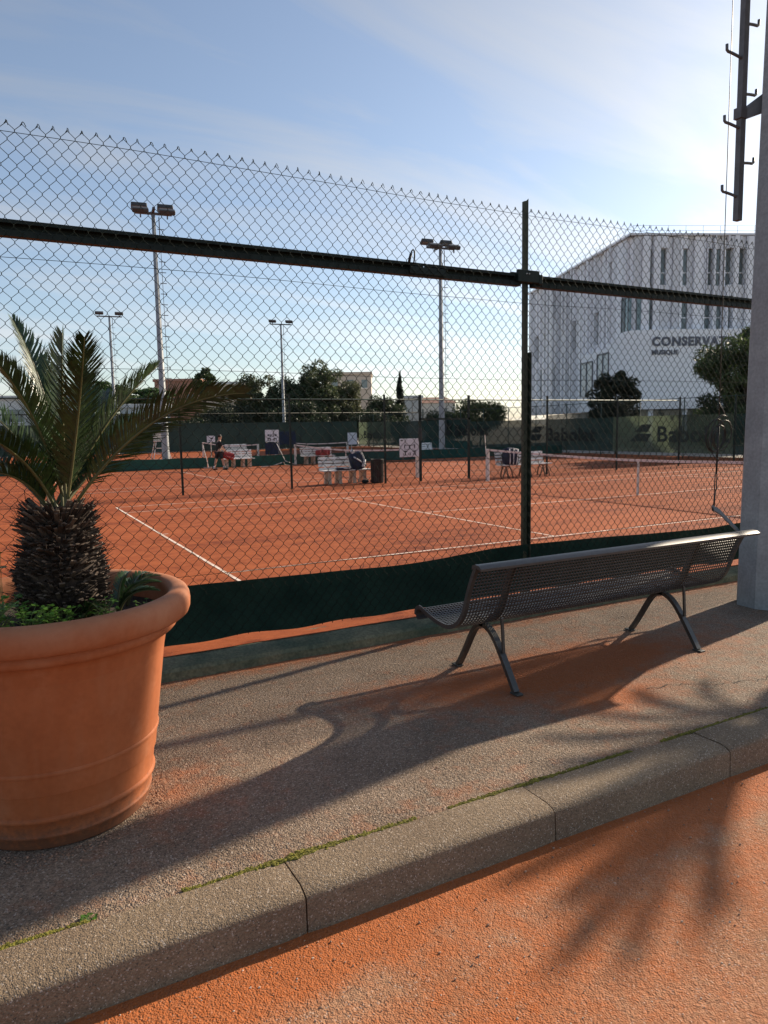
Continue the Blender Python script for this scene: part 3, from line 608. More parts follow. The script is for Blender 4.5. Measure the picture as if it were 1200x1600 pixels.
def cycad(label, base, fr, seed, name='cycad_palm', group='cycad palms in planters', hs=1.):
    random.seed(seed); t = thing(name, label, 'palm', base, group); B = Vector(base)
    def rad(z): return .165*(1-.0*z)*(1 if z < .22 else math.sqrt(max(.05, 1-((z-.22)/.31)**2)))*(1+.10*math.sin(z*12)) if z < .55 else .06
    tr = MB().lathe([(rad(z)*.86, z*hs) for z in np.linspace(0, .49, 18)]+[(0, .50*hs)], B, 24).build('trunk', mat('cycad_bark', (.040, .026, .017), .9, var=.5, vs=25), t, True)
    b1, b2 = MB(), MB()
    NS = int(1050*max(1, hs*.8))
    for i in range(NS):
        z = (i/NS)*.47+random.uniform(-.012, .012); a = i*2.39996+random.uniform(-.1, .1); r = rad(max(0, z))*.84
        outv = Vector((math.cos(a), math.sin(a), 0)); up = random.uniform(.15, .75)+.9*max(0, (z-.36)/.16); d = (outv+Vector((0, 0, up))).normalized(); side = Vector((-math.sin(a), math.cos(a), 0))
        side = (side+Vector((0, 0, random.uniform(-.3, .3)))).normalized(); nn = d.cross(side).normalized()
        l = random.uniform(.026, .066)*(1+.5*(z > .38)); w = random.uniform(.007, .0125); th = w*.45; p = B+outv*r+Vector((0, 0, z*hs)); q = p+d*l
        w2 = w*random.uniform(.5, 1.0)
        bb = b1 if random.random() < .62 else b2
        bb.add([p-side*w-nn*th, p+side*w-nn*th, p+side*w+nn*th, p-side*w+nn*th, q-side*w2-nn*th*.6, q+side*w2-nn*th*.6, q+side*w2+nn*th*.6, q-side*w2+nn*th*.6], [(0, 3, 2, 1), (4, 5, 6, 7), (0, 1, 5, 4), (1, 2, 6, 5), (2, 3, 7, 6), (3, 0, 4, 7)])
        if random.random() < .5:
            q2 = q+(d+Vector((random.uniform(-.5, .5), random.uniform(-.5, .5), random.uniform(-.3, .3)))).normalized()*random.uniform(.02, .065); b1.tube([q, q2], [.002, .0006], 3, False)
    b1.build('leaf_bases', mat('cycad_scale_dark', (.038, .025, .017), .9, var=.6, vs=30), tr, False, 'stuff')
    b2.build('leaf_bases_grey', mat('cycad_scale_grey', (.11, .082, .060), .9, var=.5, vs=30), tr, False, 'stuff')
    for q_ in fr:
        m_, tp = q_[:2]; c0 = B+Vector((random.uniform(-.05, .05), random.uniform(-.05, .05), .45*hs)); kw = q_[2] if len(q_) > 2 else {}; frond(t, c0, m_, tp, **kw)
    return t
FR = [((0.216,3.550,1.790),(0.107,3.700,2.194)),((0.266,3.450,1.759),(0.284,3.420,2.111)),((0.317,3.330,1.756),(0.339,3.120,2.057),dict(width=.16, vang=14)),((0.453,3.550,1.716),(0.716,3.650,1.998),dict(width=.15, vang=24, refv=(-.4, .5, .6))),((0.605,3.300,1.715),(0.985,3.120,1.845),dict(width=.17, vang=18, droop=.30, refv=(.1, .80, .60))),((0.153,3.380,1.732),(-0.004,3.200,1.999)),((0.092,3.550,1.651),(-0.139,3.700,1.879)),
      ((0.081,3.300,1.588),(-0.121,2.950,1.706)),((0.401,3.750,1.642),(0.540,4.150,1.903)),((0.510,3.700,1.625),(0.799,4.050,1.797)),((0.054,3.400,1.506),(-0.146,3.200,1.513)),((0.250,3.750,1.706),(0.225,4.050,2.060)),((0.383,3.800,1.735),(0.381,4.200,2.078)),((0.012,3.700,1.566),(-0.219,4.100,1.747))]
cycad('squat cycad palm with stiff dark fronds in the left planter', (.22, 3.48, .87), FR, 3)
FR2 = []
for k in range(18):
    a = k*2.4+.4; el = .20+.95*((k*7) % 18)/18; c = Vector((8.22, 3.36, 2.06)); L_ = .86+.26*((k*5) % 7)/7
    o = Vector((math.cos(a), math.sin(a), 0)); tip = c+o*L_*math.cos(el)+Vector((0, 0, L_*math.sin(el)*.9)); mid = c.lerp(tip, .5)+Vector((0, 0, .07)); FR2.append((tuple(mid), tuple(tip)))
cycad('cycad palm in the planter off to the right of the mast', (8.22, 3.36, .87), FR2, 11, hs=2.6)
random.seed(21)
# small cycad offsets and weeds in the left pot
def pup(x, y, label, n, hgt, lean):
    t = thing('cycad_offset', label, 'plant', (x, y, .87), 'young cycad offsets in the left planter')
    for k in range(n):
        a = lean+random.uniform(-.8, .8); c = Vector((x, y, .86)); o = Vector((math.cos(a), math.sin(a), 0)); e = random.uniform(.6, 1.1)
        frond(t, c, tuple(c+o*hgt*.3+Vector((0, 0, hgt*.6*e))), tuple(c+o*hgt*.85+Vector((0, 0, hgt*.7*e))), .05)
pup(.43, 3.36, 'young cycad offset at the right foot of the palm trunk', 4, .22, .3)
pup(.50, 3.55, 'young cycad offset against the back inside of the pot rim', 4, .20, .9)
pup(.29, 3.24, 'young cycad offset in front of the palm trunk', 3, .16, -1.2)
WEED = mat('weed_leaf', (.085, .19, .025), .5, var=.45, vs=18, transl=.25)
def weed(x, y, z0, label, n, spread, hmax, ls=.016, name='weed_plant'):
    t = thing(name, label, 'plant', (x, y, z0)); st = MB(); lf = MB()
    for k in range(n):
        a = random.uniform(0, 6.28); r = spread*math.sqrt(random.random()); hgt = hmax*random.uniform(.45, 1); p0 = Vector((x, y, z0-.005)); p2 = p0+Vector((r*math.cos(a), r*math.sin(a), hgt)); p1 = p0.lerp(p2, .5)+Vector((0, 0, hgt*.25))
        st.tube([p0, p1, p2], .0012, 3, False)
        for q in range(5):
            b_ = a+(q-2)*.75; d = Vector((math.cos(b_), math.sin(b_), random.uniform(-.1, .5))).normalized(); sd_ = Vector((-d.y, d.x, random.uniform(-.4, .4))).normalized(); l = ls*random.uniform(.7, 1.3)
            lf.add([p2, p2+d*l*.5+sd_*l*.42, p2+d*l, p2+d*l*.5-sd_*l*.42], [(0, 1, 2, 3)])
    st.build('stem', mat('weed_stem', (.10, .15, .04), .6), t); lf.build('leaves', WEED, t, False, 'stuff')
weed(.06, 3.12, .87, 'parsley like weed at the left front inside the pot rim', 70, .15, .13, .019)
weed(.19, 3.16, .87, 'low green weed in front of the trunk beside the pot rim', 46, .11, .10)
weed(-.06, 3.22, .87, 'leafy weed at the left edge of the photo inside the pot', 70, .15, .16, .019)
weed(.36, 3.20, .87, 'small pale weed right of the trunk in the pot', 36, .07, .12, .012)
weed(.56, 3.38, .87, 'tiny weed sprig by the right inner rim of the pot', 10, .06, .05, .012)
weed(-.02, 3.52, .87, 'tall thin weed stem left of the palm trunk', 5, .06, .42, .03)
weed(.17, 2.545, .0, 'tiny green weed sprouting from the kerb joint', 16, .03, .012, .009)

# ------------------------------------------------------------------ near light mast with ladder
STEEL = mat('galvanised_steel', (.27, .285, .29), .6, .15, var=.16, vs=5, fine=.10, fs=40, bump=.05, bs=18)
DSTEEL = mat('galvanised_dark', (.115, .118, .120), .55, .2, var=.25, vs=9)
LAMPM = mat('floodlight_case', (.055, .055, .055), .5, var=.3, vs=4)
MX, MY = 6.19, 4.09
mast = thing('floodlight_mast', 'thick grey steel floodlight mast at the right edge beside the bench', 'mast', (MX, MY, 0))
b = MB(); n = 8; zs = [(-.05, .262), (.02, .262), (13.2, .12)]
for z, r in zs:
    for k in range(n): a = 2*math.pi*k/n+R(14); b.v.append((MX+r*math.cos(a), MY+r*math.sin(a), z))
b.f = [(i*n+k, i*n+(k+1) % n, (i+1)*n+(k+1) % n, (i+1)*n+k) for i in range(2) for k in range(n)]+[tuple(range(2*n, 3*n))]
b.build('shaft', STEEL, mast)
for z0, z1 in ((.12, .55), (.62, 1.12)):   # service hatches facing the pavement
    a = R(-98.5); r = .243-.0100*z0; d = Vector((math.cos(a), math.sin(a), 0)); o = MB().bbox((MX+d.x*(r-.004), MY+d.y*(r-.004), (z0+z1)/2), (.016, .115, z1-z0), .005, Matrix.Rotation(a, 3, 'Z')).build('service_hatch', STEEL, mast)
    MB().ell((MX+d.x*(r+.006), MY+d.y*(r+.006), z1-.06), (.008, .008, .012), 8, 5).build('lock', DSTEEL, o)
LX, LY = 5.955, 4.36
lad = MB().bar([(LX, LY, 3.46), (LX-.0, LY, 12.9)], .062, .05).build('ladder_rail', DSTEEL, mast)
b = MB(); pi_ = 0
for k in range(16):
    z = 3.66+k*.575
    for sx, dz in ((-1, 0), (1, .29)):
        z2 = z+dz; ln_ = .20 if sx < 0 else .17; pts = bez([(LX, LY, z2+.0), (LX+sx*ln_*.7, LY, z2+.02), (LX+sx*ln_, LY, z2+.02)], 5)+[Vector((LX+sx*(ln_+.018), LY, z2+.03)), Vector((LX+sx*(ln_+.02), LY, z2+.075))]
        MB().tube(pts, .0125, 7).build('ladder_rung', DSTEEL, mast, True)
        MB().lathe([(0, -.014), (.011, -.014), (.011, .014), (0, .014)], (0, 0, 0), 6).build('rung_bolt', DSTEEL, mast).matrix_local = Matrix.Translation(Vector((LX-sx*.034, LY, z2))-WLOC[mast.name]) @ Matrix.Rotation(R(90), 4, 'Y')
for z in (4.36, 7.3, 10.2):
    b = MB(); b.add([(LX-.05, LY-.035, z-.045), (LX+.03, LY-.035, z-.045), (MX-.08, MY+.12, z+.01), (MX-.08, MY+.12, z+.19), (LX+.03, LY-.035, z+.045), (LX-.05, LY-.035, z+.045)]+[(LX-.05, LY+.04, z-.045), (LX+.03, LY+.04, z-.045), (MX-.05, MY+.16, z+.01), (MX-.05, MY+.16, z+.19), (LX+.03, LY+.04, z+.045), (LX-.05, LY+.04, z+.045)],
          [(0, 1, 4, 5), (1, 2, 3, 4), (6, 11, 10, 7), (7, 10, 9, 8), (0, 6, 7, 1), (1, 7, 8, 2), (5, 4, 10, 11), (4, 3, 9, 10), (0, 5, 11, 6)])
    b.build('ladder_bracket', DSTEEL, mast)
for z in (3.4, 4.4, 5.4, 6.4): # step slots
    a = R(-143.5); r = .242-.0100*z; d = Vector((math.cos(a), math.sin(a), 0))
    MB().bbox((MX+d.x*r, MY+d.y*r, z), (.02, .06, .018), .004, Matrix.Rotation(a, 3, 'Z')).build('step_lug', DSTEEL, mast)
# lamp head high above the frame
for sx in (-1, 1):
    for dz in (0, .35): MB().bbox((MX+sx*.55, MY, 13.1+dz), (.75, .4, .26), .03, Matrix.Rotation(R(25), 3, 'X')).build('floodlight', DSTEEL, mast)
MB().bar([(MX-1, MY, 13.0), (MX+1, MY, 13.0)], .1, .1, (0, 1, 0)).build('crossarm', DSTEEL, mast)
# safety cable with coil, turnbuckle and arm
cab = thing('safety_cable', 'thin steel safety cable with a coiled end beside the mast', 'cable', (5.915, 4.45, .66))
CB = mat('steel_cable', (.035, .033, .030), .5, .3, var=.2)
MB().tube([(5.905, 4.45, 12.5), (5.912, 4.45, 3.5), (5.925, 4.45, 1.62)], .0042, 5).build('cable', CB, cab, True)
pts = []
for k in range(120):
    t = k/119; a = t*2*math.pi*3.6+1.2; rr = .115+.025*math.sin(a*.31+.8); pts.append((5.925+.04*math.sin(t*6.1)+rr*math.cos(a), 4.43+.03*t-.02*math.sin(a), 1.565+.02*math.cos(t*5)+rr*1.15*math.sin(a)))
MB().tube(pts, .0055, 5).build('coil', CB, cab, True)
MB().tube(bez([(5.925, 4.45, 1.6), (5.80, 4.44, 1.62), (5.78, 4.44, 1.42), (5.83, 4.44, 1.35), (5.93, 4.44, 1.34)]), .0042, 5).build('tail', CB, cab, True)
MB().tube([(5.90, 4.44, 1.86), (5.94, 4.43, 1.80), (5.985, 4.43, 1.74)], .005, 5).build('free_end', CB, cab, True)
b = MB(); b.tube([(5.925, 4.45, 1.66), (5.912, 4.45, 1.20)], .009, 6); b.build('swage', CB, cab, True)
for sx in (-1, 1): MB().tube([(5.911+sx*.002, 4.45, 1.22), (5.910+sx*.013, 4.45, 1.20), (5.907+sx*.013, 4.45, 1.06), (5.905+sx*.002, 4.45, 1.04)], .0055, 5).build('turnbuckle', CB, cab, True)
MB().tube([(5.905, 4.45, 1.05), (5.892, 4.45, .88)], .009, 6).build('eye_bolt', CB, cab, True)
MB().ell((5.89, 4.45, .875), (.022, .014, .024), 8, 6).build('shackle', CB, cab, True)
MB().bar([(5.88, 4.45, .885), (5.94, 4.42, .845), (6.10, 4.26, .60)], .05, .022, (0, .3, .95)).build('anchor_arm', STEEL, cab)

# ------------------------------------------------------------------ far masts
def far_mast(label, x, y, four, H=12.3):
    t = thing('court_light_mast', label, 'mast', (x, y, CZ), 'floodlight masts over the courts'); b = MB(); n = 10
    for z, r in ((CZ-.1, .19), (H-.35, .085)):
        for k in range(n): a = 2*math.pi*k/n; b.v.append((x+r*math.cos(a), y+r*math.sin(a), z))
    b.f = [(k, (k+1) % n, n+(k+1) % n, n+k) for k in range(n)]+[tuple(range(n, 2*n))]
    b.build('shaft', STEEL, t, True)
    d = Vector((Rt.x, Rt.y, 0)); d = Vector((math.cos(R(-8)), math.sin(R(-8)), 0)); nn = Vector((-d.y, d.x, 0)); rot = Matrix((d, nn, Vector((0, 0, 1)))).transposed()
    w = .60 if four else .85
    MB().box((x, y, H-.30), (2*w+.5, .12, .10), rot).build('crossarm', DSTEEL, t)
    rows = ((-.55, -.30), (.55, .16)) if four else ((0, .02),)
    for yy, dz in rows:
        for sx in (-1, 1):
            c = Vector((x, y, H+dz-.02))+d*(sx*w)+nn*yy; tl = Matrix.Rotation(R(28 if yy <= 0 else -28), 3, 'X')
            o = MB().bbox(c, (.74, .36, .22), .05, rot @ tl).build('floodlight', LAMPM, t)
            MB().box(c+rot @ tl @ Vector((0, 0, -.116)), (.64, .28, .012), rot @ tl).build('lamp_glass', mat('lamp_glass', (.22, .23, .22), .2, var=.1), o)
            MB().box(c+Vector((0, 0, -.24)), (.06, .06, .2), rot).build('bracket', DSTEEL, t)
    if four: MB().box((x, y, H-.22), (.12, 1.3, .10), rot).build('cross_frame', DSTEEL, t)
    MB().box(Vector((x, y, H-.9))+d*.24, (.02, .02, .9), rot).build('ladder_top', DSTEEL, t)
    MB().tube([Vector((x, y, 2.6))+d*.30, Vector((x, y, H-.4))+d*.26], .014, 4).build('ladder_rail', DSTEEL, t)
    b = MB()
    for k in range(18):
        z = 2.8+k*.5; p = Vector((x, y, z))+d*.28
        b.box(p+d*.03, (.30, .03, .03), rot)
    b.build('ladder_rungs', DSTEEL, t)
far_mast('tall floodlight mast with four lamps, rising behind the cycad palm', 7.35, 36.4, True)
far_mast('tall floodlight mast with four lamps, left of the dark fence post', 23.5, 36.4, True)
far_mast('distant floodlight mast with two lamps at the far left', 9.97, 71.2, False, 12.6)
far_mast('distant floodlight mast with two lamps in front of the big trees', 26.2, 70.3, False, 12.6)

# ------------------------------------------------------------------ nets
NETM = mat('net_cord', (.02, .02, .02), .8); BAND = mat('net_band', (.62, .50, .46), .8, var=.1, vs=3); WPOST = mat('net_post_white', (.62, .56, .50), .6, var=.15, vs=5)
def tennis_net(label, x, y0, y1, fine=True):
    t = thing('tennis_net', label, 'net', (x, (y0+y1)/2, CZ), 'tennis nets'); ym = (y0+y1)/2
    def top(y): return CZ+.914+(1.07-.914)*((abs(y-ym)/((y1-y0)/2))**1.6)
    b = MB(); st = .045 if fine else .09; w = .0022 if fine else .004
    for y in np.arange(y0+.15, y1-.1, st): b.tube([(x, y, CZ+.03), (x, y, top(y)-.04)], w, 3, False)
    for k in range(int(.9/st)):
        f = k*st/.9; b.tube([(x, y, CZ+.03+f*(top(y)-CZ-.07)) for y in np.linspace(y0+.15, y1-.15, 16)], w, 3, False)
    b.build('net_mesh', NETM, t, False, 'stuff')
    b = MB(); ys = np.linspace(y0+.05, y1-.05, 25); o = []
    for y in ys: z = top(y); b.v += [(x-.012, y, z-.06), (x-.012, y, z), (x+.012, y, z), (x+.012, y, z-.06)]
    for k in range(24):
        for j in range(4): b.f.append((k*4+j, k*4+(j+1) % 4, (k+1)*4+(j+1) % 4, (k+1)*4+j))
    b.build('band', BAND, t)
    MB().box((x, ym, CZ+.44), (.03, .05, .88)).build('centre_strap', WPOST, t)
    for y in (y0, y1):
        MB().bbox((x, y, CZ+.53), (.10, .10, 1.08), .012).build('net_post', WPOST, t)
    return t
n1_ = tennis_net('tennis net of the nearest court, its far post beside a bench', 14.379, 6.69, 19.49)
tennis_net('net of the second court, behind the white slat bench with the navy bag', 13.6, 22.75, 35.0)
tennis_net('far tennis net to the right of the walking person', 13.04, 39.3, 51.6, False)
tennis_net('far tennis net behind the bench with the red bag', 18.2, 38.4, 50.8, False)
o = MB().tube([(14.36, 19.62, 1.42), (14.37, 19.54, .5)], .012, 5).build('singles_stick', WPOST); tag(o, 'thin white stick leaning by the far post of the nearest net', 'stick')

# ------------------------------------------------------------------ divider fence, end fence, far fence
DY = 21.0
div = thing('divider_fence', 'green chain link divider fence with a gateway beyond the nearest court', 'fence', (12, DY, CZ))
DW = mat('divider_wire', (.015, .03, .024), .7, var=.2, spec=.2)
mp_ = line_map((-12, DY), (33, DY)); parts = [zigzag(0, 24.66, CZ+.03, 2.62, .092, .0021, mp_, 3, False), zigzag(26.65, 44.5, CZ+.03, 2.62, .092, .0021, mp_, 3, False), zigzag(24.66, 26.65, 1.99, 2.62, .092, .0021, mp_, 3, False)]
mp2 = line_map((-12.02, DY+.07), (33, DY+.07)); parts.append(zigzag(26.7, 31.5, CZ+.03, 2.3, .092, .0024, mp2, 3, False))
add_wires('wire_mesh', parts, DW, div)
for x in (-9, -5.6, -2.2, 1.25, 4.66, 8.0, 11.30, 12.66, 14.65, 18.2, 21.8, 25.4, 29.0, 32.2):
    MB().bar([(x, DY-.04, CZ-.1), (x, DY-.04, 2.78)], .055 if x not in (12.66, 14.65) else .08, .05).build('post', GM, div)
rl = mat('rail_grey_green', (.045, .075, .06), .6, var=.2, vs=3, spec=.4)
MB().tube([(-12, DY-.04, 2.62), (25.3, DY-.04, 2.62)], .022, 8).build('top_rail', rl, div, True)
MB().tube([(-12, DY-.04, 2.20), (12.66, DY-.04, 2.20)], .012, 5).build('mid_rail', GM, div, True)
MB().bar([(12.62, DY-.04, 1.97), (14.69, DY-.04, 1.97)], .06, .05, (0, 0, 1)).build('gate_lintel', GM, div)
MB().bbox((12.62, DY-.1, 1.45), (.12, .06, .42), .01).build('lock_box', mat('black_plastic', (.012, .013, .014), .5), div)

EX = 32.6
end = thing('court_end_fence', 'chain link fence with printed windscreens closing the courts on the right', 'fence', (EX, 35, CZ))
mpe = line_map((EX, 66), (EX, 2)); add_wires('wire_mesh', [zigzag(0, 64, CZ+.1, 3.0, .13, .003, mpe, 3, False)], DW, end)
for y in np.arange(2.5, 66.1, 3.02): MB().tube([(EX+.05, y, CZ-.1), (EX+.05, y, 3.05)], .03, 6).build('post', rl, end, True)
MB().tube([(EX+.05, 2, 3.0), (EX+.05, 66, 3.0)], .02, 5).build('top_rail', rl, end, True)
SCR_D = mat('windscreen_dark', (.020, .042, .034), .8, var=.35, vs=.6, fine=.15, fs=8, transl=.35, alpha=.90)
SCR_LIT = mat('windscreen_backlit_tint', (.085, .108, .070), .8, var=.5, vs=.45, fine=.15, fs=8, transl=.45, alpha=.88)  # paler green put in for light shining through the fabric
INK = mat('banner_ink', (.010, .013, .012), .8, var=.2, transl=.1)
INKP = mat('banner_ink_grey', (.038, .046, .036), .8, var=.2, transl=.1)
def text_mesh(name, body, size, m, M4, parent, bold=0., ext=.004, xs=1.0):
    cu = bpy.data.curves.new(name, 'FONT'); cu.body = body; cu.size = size; cu.extrude = ext; cu.offset = bold; cu.resolution_u = 3; cu.space_character = 1.0+bold*3.2
    to = bpy.data.objects.new('tmp_text', cu); COL.objects.link(to); dg = bpy.context.evaluated_depsgraph_get(); me = bpy.data.meshes.new_from_object(to.evaluated_get(dg)); bpy.data.objects.remove(to)
    me.name = name; me.materials.clear(); me.materials.append(m); o = bpy.data.objects.new(name, me); COL.objects.link(o); off = WLOC.get(parent.name, Vector())
    o.parent = parent; WLOC[o.name] = off; o.matrix_local = Matrix.Translation(-off) @ M4 @ Matrix.Diagonal((xs, 1, 1, 1)); return o
def screen(label, y0, y1, z0, z1, m, txt=None, ink=INK, lsize=.95, logo=True, x=EX-.06, ty=None):
    t = thing('windscreen_banner', label, 'banner', (x, (y0+y1)/2, z0), 'windscreens on the far fences'); b = MB(); n = 24
    for k in range(n+1):
        y = y0+(y1-y0)*k/n
        for j in range(5): b.v.append((x+.05*nz(y, j*.7, .9)*(j % 4 != 0), y, z0+(z1-z0)*j/4-.03*(1-abs(2*((y-y0)/3.02 % 1)-1))*(j == 4)))
    b.f = [(k*5+j, (k+1)*5+j, (k+1)*5+j+1, k*5+j+1) for k in range(n) for j in range(4)]
    b.build('fabric', m, t, True)
    if txt:
        yl = ty if ty is not None else y1-.6; zb = z0+(z1-z0)*.30; rotm = Matrix(((0, 0, -1), (-1, 0, 0), (0, 1, 0))).to_4x4()
        if logo:
            h2 = lsize*.50
            for q, (lo, hi, sh) in enumerate(((0, .44, 0), (.56, 1.0, .35))):
                za, zc = zb+lo*h2*2, zb+hi*h2*2; w = 1.25 if q == 0 else .95
                p = [(0+sh, za), (w+sh, za), (w+.28+sh*.9, zc), (.52+sh, zc)]
                MB().add([(x-.10, yl-a, c) for a, c in p]+[(x-.095, yl-a, c) for a, c in p], [(0, 3, 2, 1), (4, 5, 6, 7), (0, 1, 5, 4), (1, 2, 6, 5), (2, 3, 7, 6), (3, 0, 4, 7)]).build('logo', ink, t)
        text_mesh('lettering', txt, lsize*1.25, ink, Matrix.Translation((x-.10, yl-(1.9 if logo else 0), zb)) @ rotm, t, .028, .003, 1.15)
    return t
screen('windscreen banner at the right, lettered beside the mast foot', 13.5, 23.6, .08, 2.1, SCR_D)
screen('windscreen banner coloured pale for light coming through, with a dark logo behind the nearest net', 23.6, 31.6, .08, 2.13, SCR_LIT, 'Babolat', INKP, .95, True, ty=30.2)
screen('dark windscreen banner with faint lettering right of the fence post', 31.6, 40.2, .08, 2.1, SCR_D, 'Babolat', INK, .95, True, ty=39.4)
screen('plain dark windscreen behind the bench with the dark backpack', 40.2, 46.2, .08, 2.1, SCR_D)
screen('dark windscreen banner with logo seen through the gateway', 46.2, 54.5, .5, 2.3, SCR_D, 'Babolat', INK, .95, True, ty=50.3)
screen('lower dark green skirt of the screen seen through the gateway', 46.0, 54.6, .0, .62, mat('skirt_green', (.012, .05, .040), .8, var=.2, vs=1, transl=.25), x=EX-.12)
screen('dark windscreen left of the gateway behind the litter bin', 54.5, 59.2, .08, 2.3, SCR_D)
screen('windscreen banner coloured pale for light coming through, with faint lettering above the litter bin', 59.2, 65.9, .1, 2.35, SCR_LIT, 'Babolat', INKP, .8, False, ty=64.6)

FYY = 66.3
farf = thing('far_fence', 'distant green fence closing the courts at the back', 'fence', (10, FYY, CZ))
mpf = line_map((-30, FYY), (33, FYY)); add_wires('wire_mesh', [zigzag(0, 62, 2.2, 3.3, .16, .0035, mpf, 3, False)], DW, farf)
for x in np.arange(-29, 33, 3.1): MB().tube([(x, FYY, CZ-.1), (x, FYY, 3.4)], .03, 5).build('post', GM, farf)
MB().tube([(-30, FYY, 3.35), (32.6, FYY, 3.35)], .02, 5).build('top_rail', rl, farf)
def xscreen(label, x0, x1, z0, z1, y, m, cat='windscreen', name='windscreen_panel'):
    b = MB(); n = 30
    for k in range(n+1):
        x = x0+(x1-x0)*k/n
        for j in range(4): b.v.append((x, y+.06*nz(x, j*.6, 1.1), z0+(z1-z0)*j/3+(.02*nz(x, 9, 1.3) if j == 3 else 0)))
    b.f = [(k*4+j, (k+1)*4+j, (k+1)*4+j+1, k*4+j+1) for k in range(n) for j in range(3)]
    o = b.build('windscreen', m, farf, True); o['label'] = label; return o
SCR_F = mat('windscreen_far', (.028, .052, .044), .8, var=.2, vs=.5, transl=.2)
xscreen('dark windscreen across the back fence, left half', -30, 8, CZ+.1, 2.45, FYY-.08, SCR_F)
xscreen('dark windscreen across the back fence, behind the walking person', 8, 32.5, CZ+.1, 2.45, FYY-.08, SCR_F)
SK = mat('skirt_green_low', (.012, .062, .050), .75, var=.25, vs=1.2, fine=.12, fs=10, transl=.2)
stf = thing('low_divider', 'low dark green fabric divider with thin posts behind the second court', 'divider', (9, 35.75, CZ))
for x0, x1 in ((-20, 9.2), (9.25, 20.4), (20.45, 32.3)):
    b = MB(); n = 40
    for k in range(n+1):
        x = x0+(x1-x0)*k/n
        for j in range(4): b.v.append((x, 35.75+.05*nz(x, j*.6, .9), CZ+.01+.53*j/3+(.03*nz(x, 9, .8) if j == 3 else 0)))
    b.f = [(k*4+j, (k+1)*4+j, (k+1)*4+j+1, k*4+j+1) for k in range(n) for j in range(3)]
    b.build('fabric', SK, stf, True)
for x in np.arange(-18, 32, 3.0): MB().tube([(x, 35.8, CZ-.05), (x, 35.8, .43)], .02, 5).build('post', GM, stf)

# ------------------------------------------------------------------ white slat benches, bags, bin, signs
SLAT = mat('white_slat', (.72, .70, .66), .6, var=.12, vs=8, obj_rand=.05); CONC = mat('bench_concrete', (.50, .38, .28), .85, var=.2, vs=8); DLEG = mat('bench_leg_rust', (.24, .14, .09), .8, var=.3, vs=8)
def slat_bench(label, x0, x1, y, legm, arch=False):
    t = thing('slat_bench', label, 'bench', ((x0+x1)/2, y, CZ), 'white slat benches by the courts')
    for k in range(3): MB().bbox(((x0+x1)/2, y-.30+.14*k, CZ+.45), (x1-x0, .11, .035), .008).build('seat_slat', SLAT, t)
    for k in range(4): MB().bbox(((x0+x1)/2, y+.12+.025*k, CZ+.50+.115*k), (x1-x0-.02, .03, .085), .008, Matrix.Rotation(R(-12), 3, 'X')).build('back_slat', SLAT, t)
    for f in (.12, .5, .88) if arch else (.14, .36, .66, .88):
        x = x0+(x1-x0)*f
        if arch:
            lg = MB().tube(bez([(x, y-.28, CZ), (x, y-.2, CZ+.42), (x, y-.05, CZ+.55), (x, y+.1, CZ+.42), (x, y+.16, CZ)], 12), .028, 6).build('leg', legm, t, True)
            MB().tube(bez([(x-.22, y-.27, CZ), (x-.1, y-.27, CZ+.55), (x+.1, y-.27, CZ+.55), (x+.22, y-.27, CZ)], 12), .022, 6).build('leg_arch', legm, t, True)
        else:
            MB().bar([(x, y-.24, CZ), (x, y-.20, CZ+.20), (x, y-.22, CZ+.43)], .10, .09).build('leg', legm, t); MB().bar([(x, y+.12, CZ), (x, y+.06, CZ+.2), (x, y+.08, CZ+.43)], .10, .09).build('leg', legm, t)
        MB().bar([(x, y+.09, CZ+.42), (x, y+.24, CZ+.90)], .05, .035).build('back_stay', SLAT if not arch else legm, t)
    return t
slat_bench('white slat bench with navy bag, beside the brown litter bin', 9.40, 11.15, 22.0, CONC)
slat_bench('white slat bench with dark backpack, beside the nearest net post', 15.55, 17.75, 20.5, DLEG, True)
slat_bench('far white slat bench next to the walking person', 9.75, 11.35, 35.1, CONC)
slat_bench('far white slat bench with a red bag, by the second net post', 13.95, 15.75, 35.1, CONC)
slat_bench('small distant white bench seen through the gateway', 22.6, 23.9, 38.0, CONC)
slat_bench('distant white bench right of the pale notice board', 14.2, 15.8, 50.0, CONC)
def lumpbag(name, label, c, size, m, accent, tilt=0., accents=()):
    t = thing(name, label, 'bag', (c[0], c[1], c[2]-size[2]/2)); bm = bmesh.new(); bmesh.ops.create_cube(bm, size=1)
    bmesh.ops.subdivide_edges(bm, edges=bm.edges, cuts=3, use_grid_fill=True)
    rot = Matrix.Rotation(tilt, 3, 'Y')
    for v in bm.verts:
        p = v.co*2; q = p.normalized()*max(abs(p.x), abs(p.y), abs(p.z)); p = p.lerp(q, .55)*.5; p *= 1+.10*mnoise.noise(p*4+Vector(c)); v.co = rot @ Vector((p.x*size[0], p.y*size[1], p.z*size[2]))+Vector(c)-WLOC[t.name]
    for f in bm.faces: f.smooth = True
    me = bpy.data.meshes.new('bag_body'); bm.to_mesh(me); bm.free(); me.materials.append(m); o = bpy.data.objects.new('bag_body', me); COL.objects.link(o); o.parent = t
    C_ = Vector(c)
    for (ax, az, bx, bz, w) in accents:
        pts = bez([C_+rot @ Vector((ax*size[0], -size[1]*.47, az*size[2])), C_+rot @ Vector(((ax+bx)/2*size[0], -size[1]*.60, (az+bz)/2*size[2])), C_+rot @ Vector((bx*size[0], -size[1]*.47, bz*size[2]))], 6)
        MB().tube(pts, w, 5).build('strap', accent, t, True)
    return t
